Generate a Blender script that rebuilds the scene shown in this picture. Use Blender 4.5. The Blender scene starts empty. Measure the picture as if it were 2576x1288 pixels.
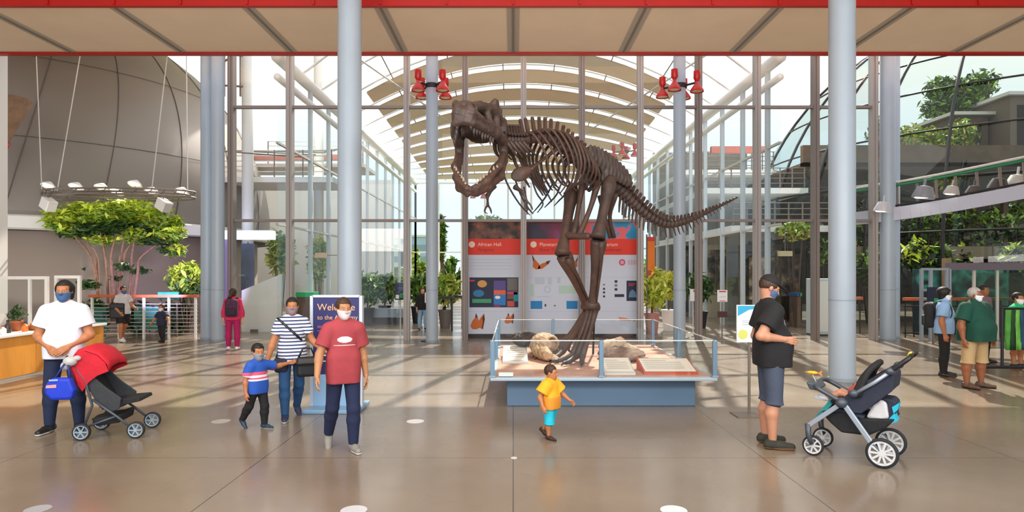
import bpy, bmesh, math, random
import numpy as np
from mathutils import Vector, Matrix
random.seed(7); np.random.seed(7)
SC = bpy.context.scene
COL = SC.collection
F, CX, HY, CZ = 1600.0, 1291.0, 685.0, 1.80        # focal length in px, vanishing point, eye height

def P(px, py, D):
    return Vector(((px - CX) * D / F, D, CZ - (py - HY) * D / F))
def FL(px, py, z=0.0):
    D = F * (CZ - z) / (py - HY)
    return Vector(((px - CX) * D / F, D, z))
def lin(h):
    h = h.lstrip('#')
    o = []
    for i in (0, 2, 4):
        c = int(h[i:i+2], 16) / 255
        o.append(c / 12.92 if c <= .04045 else ((c + .055) / 1.055) ** 2.4)
    return (*o, 1)

# ---------------------------------------------------------------- materials
MATS = {}
def mat(name, hexc, rough=.5, metal=0., var=0., scale=8., bump=0., bscale=60., spec=.5, emit=None, es=0., stretch=None, coat=0., sheen=0.):
    if name in MATS: return MATS[name]
    m = bpy.data.materials.new(name); m.use_nodes = True
    nt = m.node_tree; b = nt.nodes['Principled BSDF']
    b.inputs['Base Color'].default_value = lin(hexc)
    b.inputs['Roughness'].default_value = rough
    b.inputs['Metallic'].default_value = metal
    b.inputs['Specular IOR Level'].default_value = spec
    if coat: b.inputs['Coat Weight'].default_value = coat
    if sheen: b.inputs['Sheen Weight'].default_value = sheen
    if emit:
        b.inputs['Emission Color'].default_value = lin(emit); b.inputs['Emission Strength'].default_value = es
    tc = nt.nodes.new('ShaderNodeTexCoord')
    src = tc.outputs['Object']
    if stretch:
        mp = nt.nodes.new('ShaderNodeMapping'); mp.inputs['Scale'].default_value = stretch
        nt.links.new(src, mp.inputs['Vector']); src = mp.outputs['Vector']
    if var:
        n = nt.nodes.new('ShaderNodeTexNoise'); n.inputs['Scale'].default_value = scale; n.inputs['Detail'].default_value = 5
        nt.links.new(src, n.inputs['Vector'])
        r = nt.nodes.new('ShaderNodeValToRGB'); c = lin(hexc)
        r.color_ramp.elements[0].position = .3; r.color_ramp.elements[1].position = .72
        r.color_ramp.elements[0].color = tuple(max(0, x * (1 - var)) for x in c[:3]) + (1,)
        r.color_ramp.elements[1].color = tuple(min(1, x * (1 + var)) for x in c[:3]) + (1,)
        nt.links.new(n.outputs['Fac'], r.inputs['Fac']); nt.links.new(r.outputs['Color'], b.inputs['Base Color'])
    if bump:
        n2 = nt.nodes.new('ShaderNodeTexNoise'); n2.inputs['Scale'].default_value = bscale; n2.inputs['Detail'].default_value = 4
        nt.links.new(src, n2.inputs['Vector'])
        bp = nt.nodes.new('ShaderNodeBump'); bp.inputs['Strength'].default_value = bump; bp.inputs['Distance'].default_value = .02
        nt.links.new(n2.outputs['Fac'], bp.inputs['Height']); nt.links.new(bp.outputs['Normal'], b.inputs['Normal'])
    MATS[name] = m
    return m
def ramp_mat(name, axis, stops, period=None, rough=.8, offset=0., emit=0.):
    """colour bands along one object axis; stops = [(value in metres, hex)]; repeats with period if given"""
    m = bpy.data.materials.new(name); m.use_nodes = True
    nt = m.node_tree; b = nt.nodes['Principled BSDF']; b.inputs['Roughness'].default_value = rough
    tc = nt.nodes.new('ShaderNodeTexCoord'); sp = nt.nodes.new('ShaderNodeSeparateXYZ')
    nt.links.new(tc.outputs['Object'], sp.inputs[0])
    v = sp.outputs['XYZ'.index(axis)]
    lo = stops[0][0]; hi = period if period else stops[-1][0] + 1e-4
    a = nt.nodes.new('ShaderNodeMath'); a.operation = 'ADD'; a.inputs[1].default_value = offset if period else -lo
    nt.links.new(v, a.inputs[0]); v = a.outputs[0]
    d = nt.nodes.new('ShaderNodeMath'); d.operation = 'DIVIDE'; d.inputs[1].default_value = period if period else (hi - lo)
    nt.links.new(v, d.inputs[0]); v = d.outputs[0]
    if period:
        f = nt.nodes.new('ShaderNodeMath'); f.operation = 'FRACT'; nt.links.new(v, f.inputs[0]); v = f.outputs[0]
    r = nt.nodes.new('ShaderNodeValToRGB'); cr = r.color_ramp; cr.interpolation = 'CONSTANT'
    for i, (p, h) in enumerate(stops):
        pos = p / period if period else (p - lo) / (hi - lo)
        e = cr.elements[i] if i < 2 else cr.elements.new(min(1, pos))
        e.position = min(1, pos); e.color = lin(h)
    nt.links.new(v, r.inputs[0]); nt.links.new(r.outputs[0], b.inputs['Base Color'])
    MATS[name] = m
    return m
def glass(name, tint='#ffffff', fac=.07, rough=0.0):
    m = bpy.data.materials.new(name); m.use_nodes = True; nt = m.node_tree; nt.nodes.clear()
    o = nt.nodes.new('ShaderNodeOutputMaterial'); t = nt.nodes.new('ShaderNodeBsdfTransparent'); g = nt.nodes.new('ShaderNodeBsdfGlossy')
    x = nt.nodes.new('ShaderNodeMixShader'); x.inputs[0].default_value = fac
    t.inputs[0].default_value = lin(tint); g.inputs['Roughness'].default_value = rough
    nt.links.new(t.outputs[0], x.inputs[1]); nt.links.new(g.outputs[0], x.inputs[2]); nt.links.new(x.outputs[0], o.inputs[0])
    MATS[name] = m
    return m

# ---------------------------------------------------------------- objects
WM = {}
def tag(o, label=None, cat=None, group=None, kind=None):
    if label: o['label'] = label
    if cat: o['category'] = cat
    if group: o['group'] = group
    if kind: o['kind'] = kind
    return o
def thing(name, label, cat, loc=(0, 0, 0), rz=0., group=None, kind=None):
    o = bpy.data.objects.new(name, None); COL.objects.link(o)
    o.empty_display_size = .1
    o.location = loc; o.rotation_euler = (0, 0, rz)
    WM[o.name] = Matrix.Translation(Vector(loc)) @ Matrix.Rotation(rz, 4, 'Z')
    return tag(o, label, cat, group, kind)
def mesh_obj(name, verts, faces, m, parent=None, smooth=False, local=False, bevel=0., mi=None, angle=None):
    V = np.asarray(verts, dtype=np.float64).reshape(-1, 3)
    if parent is not None:
        if not local:
            iw = np.array(WM[parent.name].inverted()); V = V @ iw[:3, :3].T + iw[:3, 3]
        origin = None
    else:
        lo, hi = V.min(0), V.max(0)
        origin = np.array([(lo[0] + hi[0]) / 2, (lo[1] + hi[1]) / 2, lo[2]]); V = V - origin
    me = bpy.data.meshes.new(name)
    if isinstance(faces, np.ndarray):
        n, k = faces.shape
        me.vertices.add(len(V)); me.vertices.foreach_set('co', V.astype(np.float32).ravel())
        me.loops.add(n * k); me.loops.foreach_set('vertex_index', faces.astype(np.int32).ravel())
        me.polygons.add(n); me.polygons.foreach_set('loop_start', np.arange(0, n * k, k, dtype=np.int32))
        me.update(calc_edges=True)
    else:
        me.from_pydata([tuple(v) for v in V], [], faces)
    for mm in (m if isinstance(m, (list, tuple)) else [m]): me.materials.append(mm)
    if mi: me.polygons.foreach_set('material_index', mi)
    if smooth: me.polygons.foreach_set('use_smooth', [True] * len(me.polygons))
    me.update()
    o = bpy.data.objects.new(name, me); COL.objects.link(o)
    if smooth and angle:
        try: me.set_sharp_from_angle(angle=angle)
        except Exception: pass
    if parent is not None:
        o.parent = parent; WM[o.name] = WM[parent.name]
    else:
        o.location = origin; WM[o.name] = Matrix.Translation(Vector(origin))
    if bevel:
        b = o.modifiers.new('bevel', 'BEVEL'); b.width = bevel; b.segments = 2; b.limit_method = 'ANGLE'
    return o
def dup(root, loc, rz=0., label=None):
    r = root.copy(); COL.objects.link(r); r.location = loc; r.rotation_euler = (0, 0, rz)
    if label: r['label'] = label
    WM[r.name] = Matrix.Translation(Vector(loc)) @ Matrix.Rotation(rz, 4, 'Z')
    for ch in list(root.children):
        c = ch.copy(); COL.objects.link(c); c.parent = r
        for g in list(ch.children):
            d = g.copy(); COL.objects.link(d); d.parent = c
    return r
def frame(t, up=Vector((0, 0, 1))):
    t = Vector(t).normalized()
    if abs(t.dot(up)) > .98: up = Vector((0, 1, 0))
    s = t.cross(up).normalized(); u = s.cross(t).normalized()
    return t, s, u
def spline(pts, n):
    """Catmull-Rom through pts (tuples of any length), n samples per span"""
    p = [np.array(q, dtype=float) for q in pts]
    p = [2 * p[0] - p[1]] + p + [2 * p[-1] - p[-2]]
    out = []
    for i in range(1, len(p) - 2):
        for k in range(n):
            t = k / n
            out.append(.5 * (2 * p[i] + (p[i+1] - p[i-1]) * t + (2*p[i-1] - 5*p[i] + 4*p[i+1] - p[i+2]) * t*t + (3*p[i] - p[i-1] - 3*p[i+1] + p[i+2]) * t**3))
    out.append(p[-2])
    return out
class MB:
    def __init__(s): s.v = []; s.f = []; s.mi = []; s.cur = 0
    def add(s, vs, fs):
        n = len(s.v); s.v += [tuple(v) for v in vs]; s.f += [tuple(i + n for i in f) for f in fs]; s.mi += [s.cur] * len(fs); return s
    def obox(s, c, ax, ay, az):
        c, ax, ay, az = Vector(c), Vector(ax) / 2, Vector(ay) / 2, Vector(az) / 2
        vs = [c + ax * i + ay * j + az * k for i in (-1, 1) for j in (-1, 1) for k in (-1, 1)]
        return s.add(vs, [(0, 1, 3, 2), (4, 6, 7, 5), (0, 4, 5, 1), (2, 3, 7, 6), (0, 2, 6, 4), (1, 5, 7, 3)])
    def box(s, x0, x1, y0, y1, z0, z1):
        return s.obox(((x0+x1)/2, (y0+y1)/2, (z0+z1)/2), (x1-x0, 0, 0), (0, y1-y0, 0), (0, 0, z1-z0))
    def bar(s, a, b, w, h=None, up=Vector((0, 0, 1))):
        a, b = Vector(a), Vector(b); t, sd, u = frame(b - a, up)
        return s.obox((a + b) / 2, b - a, sd * w, u * (h or w))
    def tube(s, pts, r, n=8, cap=True, flat=1.0, up=Vector((0, 0, 1))):
        pts = [Vector(p[:3]) for p in pts]; m = len(pts)
        rs = list(r) if hasattr(r, '__len__') else [r] * m
        vs = []; prev = None
        for i in range(m):
            t = (pts[min(i+1, m-1)] - pts[max(i-1, 0)])
            if t.length < 1e-9: t = Vector((0, 0, 1))
            t.normalize()
            if prev is None: _, sd, u = frame(t, up)
            else:
                sd = prev - t * prev.dot(t)
                if sd.length < 1e-6: _, sd, u = frame(t, up)
                sd.normalize(); u = sd.cross(t)
            prev = sd
            for k in range(n):
                a = 2 * math.pi * k / n
                vs.append(pts[i] + sd * (math.cos(a) * rs[i]) + u * (math.sin(a) * rs[i] * flat))
        fs = [(i*n + k, i*n + (k+1) % n, (i+1)*n + (k+1) % n, (i+1)*n + k) for i in range(m-1) for k in range(n)]
        if cap: fs += [tuple(range(n))[::-1], tuple((m-1)*n + k for k in range(n))]
        return s.add(vs, fs)
    def cyl(s, a, b, r, n=16, r2=None): return s.tube([a, b], [r, r if r2 is None else r2], n)
    def lathe(s, prof, c, n=24, axis=(0, 0, 1), cap=True):
        t, sd, u = frame(axis, Vector((0, 1, 0))); c = Vector(c); vs = []
        for r, z in prof:
            for k in range(n):
                a = 2 * math.pi * k / n
                vs.append(c + t * z + sd * (r * math.cos(a)) + u * (r * math.sin(a)))
        m = len(prof)
        fs = [(i*n + k, i*n + (k+1) % n, (i+1)*n + (k+1) % n, (i+1)*n + k) for i in range(m-1) for k in range(n)]
        if cap: fs += [tuple(range(n))[::-1], tuple((m-1)*n + k for k in range(n))]
        return s.add(vs, fs)
    def ell(s, c, r, n=16, m=10, rot=None):
        c = Vector(c); vs = []; fs = []
        if not hasattr(r, '__len__'): r = (r, r, r)
        for i in range(m + 1):
            th = math.pi * i / m
            for k in range(n):
                a = 2 * math.pi * k / n
                v = Vector((r[0]*math.sin(th)*math.cos(a), r[1]*math.sin(th)*math.sin(a), r[2]*math.cos(th)))
                vs.append(c + (rot @ v if rot else v))
        fs = [(i*n + k, (i+1)*n + k, (i+1)*n + (k+1) % n, i*n + (k+1) % n) for i in range(m) for k in range(n)]
        return s.add(vs, fs)
    def poly(s, o, u, v, pts, w):
        """polygon (pts in u,v plane at o) extruded by vector w"""
        o, u, v, w = Vector(o), Vector(u), Vector(v), Vector(w); n = len(pts)
        vs = [o + u*a + v*b for a, b in pts] + [o + u*a + v*b + w for a, b in pts]
        return s.add(vs, [tuple(range(n))[::-1], tuple(range(n, 2*n))] + [(i, (i+1) % n, n + (i+1) % n, n + i) for i in range(n)])
    def quad(s, a, b, c, d): return s.add([a, b, c, d], [(0, 1, 2, 3)])
    def grid(s, rows):
        n = len(rows[0]); vs = [p for r in rows for p in r]
        return s.add(vs, [(i*n + k, i*n + k + 1, (i+1)*n + k + 1, (i+1)*n + k) for i in range(len(rows)-1) for k in range(n-1)])
    def build(s, name, m, parent=None, smooth=False, local=False, bevel=0., angle=None):
        return mesh_obj(name, s.v, s.f, m, parent, smooth, local, bevel, s.mi if max(s.mi or [0]) else None, angle)
def text(name, body, size, m, parent, origin, u, v, align='LEFT'):
    cu = bpy.data.curves.new(name, 'FONT'); cu.body = body; cu.size = size; cu.align_x = align; cu.extrude = .002
    cu.materials.append(m)
    tmp = bpy.data.objects.new('tmp', cu); COL.objects.link(tmp)
    dg = bpy.context.evaluated_depsgraph_get()
    me = tmp.evaluated_get(dg).to_mesh()
    vs = [Vector(origin) + Vector(u) * x.co.x + Vector(v) * x.co.y - Vector(u).cross(Vector(v)) * -x.co.z for x in me.vertices]
    fs = [tuple(p.vertices) for p in me.polygons]
    tmp.evaluated_get(dg).to_mesh_clear()
    bpy.data.objects.remove(tmp); bpy.data.curves.remove(cu)
    return mesh_obj(name, vs, fs, m, parent)

# ---------------------------------------------------------------- signed distance fields and surface nets
def rc(a, b, ra, rb=None, k=.02, op='u', cut=None): return dict(t='rc', a=np.array(a, float), b=np.array(b, float), ra=ra, rb=ra if rb is None else rb, k=k, op=op, cut=cut)
def el(c, r, k=.02, op='u', R=None, cut=None): return dict(t='el', c=np.array(c, float), r=np.array(r, float) if hasattr(r, '__len__') else np.array([r]*3, float), k=k, op=op, R=R, cut=cut)
def bx(c, r, rd=.005, k=.01, op='u', R=None, cut=None): return dict(t='bx', c=np.array(c, float), r=np.array(r, float), rd=rd, k=k, op=op, R=R, cut=cut)
def inflate(prims, e):
    o = []
    for p in prims:
        q = dict(p)
        if p['op'] == 'u':
            if p['t'] == 'rc': q['ra'] = p['ra'] + e; q['rb'] = p['rb'] + e
            else: q['r'] = p['r'] + e
        o.append(q)
    return o
def bounds(p):
    if p['t'] == 'rc':
        r = max(p['ra'], p['rb']); return np.minimum(p['a'], p['b']) - r, np.maximum(p['a'], p['b']) + r
    r = p['r'] if p['R'] is None else np.array([np.linalg.norm(p['r'])] * 3)
    return p['c'] - r, p['c'] + r
class Grid:
    def __init__(g, prims, h, pad=.02):
        bs = [bounds(p) for p in prims if p['op'] == 'u']
        g.h = h; g.lo = np.min([b[0] for b in bs], 0) - pad; hi = np.max([b[1] for b in bs], 0) + pad
        g.n = np.ceil((hi - g.lo) / h).astype(int) + 1
        ax = [(g.lo[i] + h * np.arange(g.n[i])).astype(np.float32) for i in range(3)]
        g.x, g.y, g.z = ax[0][:, None, None], ax[1][None, :, None], ax[2][None, None, :]
    def ev(g, prims):
        V = np.full(tuple(g.n), 1.0, np.float32)
        for p in prims:
            lo, hi = bounds(p); mg = p['k'] + 3 * g.h
            i0 = np.maximum(np.floor((lo - mg - g.lo) / g.h).astype(int), 0); i1 = np.minimum(np.ceil((hi + mg - g.lo) / g.h).astype(int) + 1, g.n)
            if (i1 <= i0).any(): continue
            sl = tuple(slice(a, b) for a, b in zip(i0, i1))
            x, y, z = g.x[sl[0]], g.y[:, sl[1]], g.z[:, :, sl[2]]
            if p['t'] == 'rc':
                a, b = p['a'], p['b']; ba = b - a; L = max(float(ba @ ba), 1e-12)
                t = np.clip(((x - a[0]) * ba[0] + (y - a[1]) * ba[1] + (z - a[2]) * ba[2]) / L, 0, 1)
                d = np.sqrt((x - a[0] - t*ba[0])**2 + (y - a[1] - t*ba[1])**2 + (z - a[2] - t*ba[2])**2) - (p['ra'] + t * (p['rb'] - p['ra']))
            else:
                qx, qy, qz = x - p['c'][0], y - p['c'][1], z - p['c'][2]
                if p['R'] is not None:
                    R = p['R']; qx, qy, qz = (R[0, 0]*qx + R[1, 0]*qy + R[2, 0]*qz, R[0, 1]*qx + R[1, 1]*qy + R[2, 1]*qz, R[0, 2]*qx + R[1, 2]*qy + R[2, 2]*qz)
                r = p['r']
                if p['t'] == 'el':
                    k0 = np.sqrt((qx/r[0])**2 + (qy/r[1])**2 + (qz/r[2])**2); k1 = np.sqrt((qx/r[0]**2)**2 + (qy/r[1]**2)**2 + (qz/r[2]**2)**2)
                    d = k0 * (k0 - 1) / np.maximum(k1, 1e-6)
                else:
                    rd = p['rd']; ex, ey, ez = np.abs(qx) - r[0] + rd, np.abs(qy) - r[1] + rd, np.abs(qz) - r[2] + rd
                    d = np.sqrt(np.maximum(ex, 0)**2 + np.maximum(ey, 0)**2 + np.maximum(ez, 0)**2) + np.minimum(np.maximum(np.maximum(ex, ey), ez), 0) - rd
            if p['cut'] is not None:
                for (cp, cn) in p['cut']:
                    d = np.maximum(d, (x - cp[0])*cn[0] + (y - cp[1])*cn[1] + (z - cp[2])*cn[2])
            W = V[sl]; k = p['k']
            if p['op'] == 'u':
                hh = np.maximum(k - np.abs(W - d), 0) / k; V[sl] = np.minimum(W, d) - hh*hh*k*.25
            elif p['op'] == 's':
                e = -d; hh = np.maximum(k - np.abs(W - e), 0) / k; V[sl] = np.maximum(W, e) + hh*hh*k*.25
        return V
    def plane(g, p, n): return (g.x - p[0])*n[0] + (g.y - p[1])*n[1] + (g.z - p[2])*n[2]
    def mesh(g, V):
        S = V < 0; nx, ny, nz = V.shape
        C = np.zeros((nx-1, ny-1, nz-1), np.int8)
        for i in (0, 1):
            for j in (0, 1):
                for k in (0, 1): C += S[i:nx-1+i, j:ny-1+j, k:nz-1+k]
        act = (C > 0) & (C < 8); idx = np.argwhere(act)
        if len(idx) == 0: return np.zeros((0, 3)), np.zeros((0, 4), int)
        num = np.full(act.shape, -1, np.int64); num[act] = np.arange(len(idx))
        acc = np.zeros((len(idx), 3)); cnt = np.zeros(len(idx))
        off = [(i, j, k) for i in (0, 1) for j in (0, 1) for k in (0, 1)]
        val = {o: V[idx[:, 0]+o[0], idx[:, 1]+o[1], idx[:, 2]+o[2]] for o in off}
        for o in off:
            for a in range(3):
                if o[a] == 0:
                    q = list(o); q[a] = 1; q = tuple(q); v0, v1 = val[o], val[q]; c = (v0 < 0) != (v1 < 0)
                    t = np.where(c, v0 / np.where(c, v0 - v1, 1), 0)
                    p = np.tile(np.array(o, float), (len(idx), 1)); p[:, a] += t
                    acc[c] += p[c]; cnt[c] += 1
        verts = g.lo + (idx + acc / cnt[:, None]) * g.h
        qs = []
        for a in range(3):
            b, c = (a + 1) % 3, (a + 2) % 3
            s0 = [slice(0, n) for n in V.shape]; s1 = list(s0)
            s0[a] = slice(0, V.shape[a]-1); s1[a] = slice(1, V.shape[a])
            e = S[tuple(s0)] != S[tuple(s1)]; pos = np.argwhere(e)
            pos = pos[(pos[:, b] > 0) & (pos[:, c] > 0) & (pos[:, b] < V.shape[b]-1) & (pos[:, c] < V.shape[c]-1)]
            ins = S[tuple(pos.T)]
            def g4(db, dc):
                q = pos.copy(); q[:, b] += db; q[:, c] += dc; return num[tuple(q.T)]
            quad = np.stack([g4(-1, -1), g4(0, -1), g4(0, 0), g4(-1, 0)], 1)
            quad[~ins] = quad[~ins][:, ::-1]; qs.append(quad)
        return verts, np.concatenate(qs)
def sdf_obj(name, prims, h, m, parent=None, local=False, V=None, G=None):
    G = G or Grid(prims, h); v, f = G.mesh(G.ev(prims) if V is None else V)
    if len(f) == 0: return None
    return mesh_obj(name, v, f, m, parent, True, local)
# ---------------------------------------------------------------- people
def nrm(v): v = np.array(v, float); return v / np.linalg.norm(v)
def rotz(a): return np.array([[math.cos(a), -math.sin(a), 0], [math.sin(a), math.cos(a), 0], [0, 0, 1]])
def rotx(a): return np.array([[1, 0, 0], [0, math.cos(a), -math.sin(a)], [0, math.sin(a), math.cos(a)]])
def roty(a): return np.array([[math.cos(a), 0, math.sin(a)], [0, 1, 0], [-math.sin(a), 0, math.cos(a)]])
BLACKEYE = mat('eye_dark', '#1d1512', .25)
EYEW = mat('eye_white', '#d9d2ca', .3)
def person(label, loc, yaw, H, skin, cat='person', hh=.135, g=1., belly=0., female=False, lean=(0, 0), head=(0, 0), armL=None, armR=None, legL=None, legR=None,
           footyaw=(.15, -.15), footpitch=(0, 0), hipf=.52, vox=.010, handvox=.005, curl=.5, handn=(None, None), thumb=(1, 1), hair=None, hairm=None, mask=None, tops=(), bottoms=(), shoes=None, sole=None,
           hat=None, patches=(), straps=(), socks=None, group=None, lift=None, seat=False, armlen=1.):
    """faces -Y at yaw 0, image-right is +X. arms/legs: (upper direction, lower direction)"""
    root = thing('person', label, cat, loc, yaw, group)
    armL = armL or ((.2, .03, -1), (.08, -.22, -1)); armR = armR or ((-.2, .03, -1), (-.08, -.22, -1))
    legL = legL or ((.06, -.02, -1), (0, .04, -1)); legR = legR or ((-.06, -.02, -1), (0, .04, -1))
    hz = hipf * H; sh = (1 - hh - .048) * H
    P0 = np.array([0, 0, hz]); t = nrm((lean[0], lean[1], 1)); L = sh - hz; S = P0 + t * L
    hd = nrm((lean[0]*.6 + head[0]*.0, lean[1]*.6 - .06, 1))
    kid = max(0., (hh - .135) / .07)
    sw = (.096 + .006 * kid) * H * (0.94 if female else 1.) * (1 + (g-1)*.45)
    hw = .054 * H * (1.05 if female else 1) * (1 + (g-1)*.5)
    ua, fa = .168 * H * armlen, .145 * H * armlen; th, sk = (hipf - .045) * H * .51, (hipf - .045) * H * .49
    J = {}
    for s, sg, arm, leg in (('L', 1, armL, legL), ('R', -1, armR, legR)):
        J['sh'+s] = S + np.array([sg*sw, 0, -.022*H]); J['el'+s] = J['sh'+s] + nrm(arm[0])*ua; J['wr'+s] = J['el'+s] + nrm(arm[1])*fa
        J['hp'+s] = P0 + np.array([sg*hw, 0, 0]); J['kn'+s] = J['hp'+s] + nrm(leg[0])*th; J['an'+s] = J['kn'+s] + nrm(leg[1])*sk
    if not seat:
        dz = .045*H - min(J['anL'][2] - abs(footpitch[0])*.05, J['anR'][2] - abs(footpitch[1])*.05)
        for k in J: J[k] = J[k] + np.array([0, 0, dz])
        P0 = P0 + np.array([0, 0, dz]); S = S + np.array([0, 0, dz])
    hl = hh * H; HC = S + hd * (.048*H + hl*.5)
    RH = rotz(head[0]) @ rotx(head[1])
    hp = lambda *v: HC + RH @ (np.array(v) * hl)
    tf = lambda w: .9 if (female and w) else 1.
    gg = 1 + (g-1)*.6
    torso = [el(P0 + (0, .008*H, .015*H), (.092*H*gg*(1.06 if female else 1), .068*H*g, .085*H), .05),
             el(P0 + t*L*.36 + (0, -belly*.35*H, 0), (.080*H*gg*tf(1), (.060 + belly*.7)*H*g, .105*H), .06),
             el(P0 + t*L*.70, (.094*H*gg*tf(0), .064*H*g, .125*H), .06),
             rc(J['shL'] - (.012*H, 0, .004*H), J['shR'] + (.012*H, 0, -.004*H), .036*H*(1+(g-1)*.4), None, .05), rc(S + (.02*H, .01*H, .022*H), J['shL'] - (.01*H, 0, -.008*H), .026*H, .026*H, .04), rc(S + (-.02*H, .01*H, .022*H), J['shR'] + (.01*H, 0, .008*H), .026*H, .026*H, .04)]
    if female: torso.append(el(P0 + t*L*.64 + (0, -.05*H, 0), (.075*H, .038*H, .045*H), .04))
    if belly: torso.append(el(P0 + t*L*.27 + (0, -(.03+belly)*H, 0), (.075*H*g, .06*H*g, .085*H), .06))
    neck = [rc(S + (0, .004*H, 0), hp(0, .06, -.25), .031*H*(1+(g-1)*.5), .029*H, .03)]
    headp = [el(hp(0, .06, .10), np.array((.325, .39, .40))*hl, .03, R=RH), el(hp(0, -.10, -.18), np.array((.255, .27, .30))*hl, .04, R=RH), el(hp(0, -.24, -.40), .095*hl, .04)]
    face = [rc(hp(0, -.37, .03), hp(0, -.44, -.11), .035*hl, .055*hl, .012), rc(hp(-.16, -.33, .09), hp(.16, -.33, .09), .04*hl, None, .02),
            el(hp(.13, -.42, .0), .055*hl, .02, 's'), el(hp(-.13, -.42, .0), .055*hl, .02, 's'), el(hp(.33, .03, -.03), np.array((.045, .085, .13))*hl, .008, R=RH), el(hp(-.33, .03, -.03), np.array((.045, .085, .13))*hl, .008, R=RH),
            rc(hp(-.09, -.345, -.235), hp(.09, -.345, -.235), .03*hl, None, .02), rc(hp(-.11, -.385, -.235), hp(.11, -.385, -.235), .006*hl, None, .008, 's')]
    fat = 1 + (g-1)*.5; kf = 1 + .12*kid
    def arm_pr(s, upto=2., e=0.):
        a, b, c = J['sh'+s], J['el'+s], J['wr'+s]; o = []
        r0, r1, r2, r3 = .034*H*fat*kf, .0265*H*fat*kf, .0265*H*fat*kf, .0175*H*kf
        if upto <= 1:
            q = a + (b-a)*upto; o.append(rc(a, q + nrm(b-a)*.02, r0+e, r1+(r0-r1)*(1-upto)+e*1.5, .02, cut=[(q, nrm(b-a))]))
        else:
            u = upto - 1; q = b + (c-b)*u
            o.append(rc(a, b, r0+e, r1+e, .02)); o.append(rc(b, b+(c-b)*.25, r1+e, r2*1.04+e, .02))
            o.append(rc(b+(c-b)*.25, q + nrm(c-b)*.02 if upto < 2 else c, r2*1.04+e, r3+(r2-r3)*(1-u)+e*1.2, .02, cut=[(q, nrm(c-b))] if upto < 2 else None))
        return o
    def leg_pr(s, upto=2., e=0., flare=0.):
        a, b, c = J['hp'+s], J['kn'+s], J['an'+s]; o = []
        r0, r1, r2, r3 = .050*H*fat*kf, .035*H*fat*kf, .035*H*fat*kf, .021*H*kf
        if upto <= 1:
            q = a + (b-a)*upto; o.append(rc(a, q + nrm(b-a)*.03, r0+e, r0+(r1-r0)*upto+e+flare, .015, cut=[(q, nrm(b-a))]))
        else:
            u = upto - 1; q = b + (c-b)*u; d = nrm(c-b); bk = np.cross(np.cross(d, (0, 1, 0)), d); bk = bk/max(1e-6, np.linalg.norm(bk))
            o.append(rc(a, b, r0+e, r1+e, .015))
            m = b + (c-b)*.32 + bk*.012*H*(1 if not e else .5)
            if u < .32: o.append(rc(b, q + d*.03, r1+e, r2+e+flare, .015, cut=[(q, d)]))
            else:
                o.append(rc(b, m, r1+e, r2*1.03+e, .02))
                o.append(rc(m, q + d*.03 if upto < 2 else c, r2*1.03+e, max(r3, r2+(r3-r2)*((u-.32)/.68))+e+flare, .02, cut=[(q, d)] if upto < 2 else None))
        return o
    def foot_pr(s, sc=1.):
        i = 0 if s == 'L' else 1; R = rotz(footyaw[i]) @ rotx(footpitch[i]); A = J['an'+s]
        if seat: R = rotz(footyaw[i]) @ rotx(footpitch[i])
        q = lambda x, y, z: A + R @ (np.array((x, y, z)) * H * (1 + .15*kid)) 
        return q, R
    body = torso + neck + headp + face
    for s in 'LR':
        body += arm_pr(s) + leg_pr(s)
        q, R = foot_pr(s)
        body += [rc(q(0, .022, -.022), q(0, -.075, -.028), .022*H, .017*H, .015), rc(q(0, -.06, -.028), q(0, -.098, -.032), .02*H, .012*H, .012)]
    G = Grid(body, vox); v, f = G.mesh(G.ev(body))
    # hands: palm, four unequal bent fingers and a thumb, grown out of the wrist
    vs, fs = [v], [f]; n = len(v)
    for s, sg in (('L', 1), ('R', -1)):
        w, e_ = J['wr'+s], J['el'+s]; d = nrm(w - e_); i = 0 if s == 'L' else 1
        pn = handn[i] if handn[i] is not None else (-sg, 0, 0)
        pn = np.array(pn, float); pn = nrm(pn - d*(pn @ d)); sd = np.cross(d, pn) * thumb[i] * sg     # sd: towards the thumb
        if handn[i] is None and sd[1] > 0: sd = -sd
        hs = H / 1.75 * (1 + .1*kid); q = lambda a, b, c: w + (d*a + sd*b + pn*c) * hs
        hpz = [rc(w - d*.05*hs, w, .0175*H, .0165*H, .01)]
        cu = curl
        for j, (b, ln) in enumerate(((.030, .94), (.010, 1.0), (-.010, .95), (-.029, .78))):
            kx = .088 - .004*abs(j-1); hpz.append(rc(q(.0, b*.5, 0), q(kx, b, 0), .0135*hs, .0125*hs, .014))
            p0 = np.array((kx, b, 0.)); a = cu*.45
            for seg, (sl, r) in enumerate(((.042, .0098), (.027, .0088), (.021, .0078))):
                p1 = p0 + np.array((math.cos(a)*sl*ln, b*.06, math.sin(a)*sl*ln)); hpz.append(rc(q(*p0), q(*p1), r*hs, (r-.0008)*hs, .004)); p0 = p1; a += cu*.85
        hpz += [rc(q(.015, .018, .004), q(.045, .042, .014), .0155*hs, .0125*hs, .014), rc(q(.045, .042, .014), q(.075, .052, .022), .0112*hs, .010*hs, .006), rc(q(.075, .052, .022), q(.097, .050, .030), .0098*hs, .0082*hs, .005)]
        g2 = Grid(hpz, handvox); v2, f2 = g2.mesh(g2.ev(hpz)); vs.append(v2); fs.append(f2 + n); n += len(v2)
    mesh_obj('body', np.concatenate(vs), np.concatenate(fs), skin, root, True, True)
    for sx in (-1, 1):
        m = MB(); m.ell(hp(.13*sx, -.352, .0), (.05*hl, .022*hl, .024*hl), 12, 8, rot=Matrix(RH.tolist())); ey = m.build('eye', EYEW, root, True, True)
        m = MB(); m.ell(hp(.13*sx, -.366, .0), .024*hl, 10, 8); m.build('iris', BLACKEYE, ey, True, True)
    # clothes
    last_top = None
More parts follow.
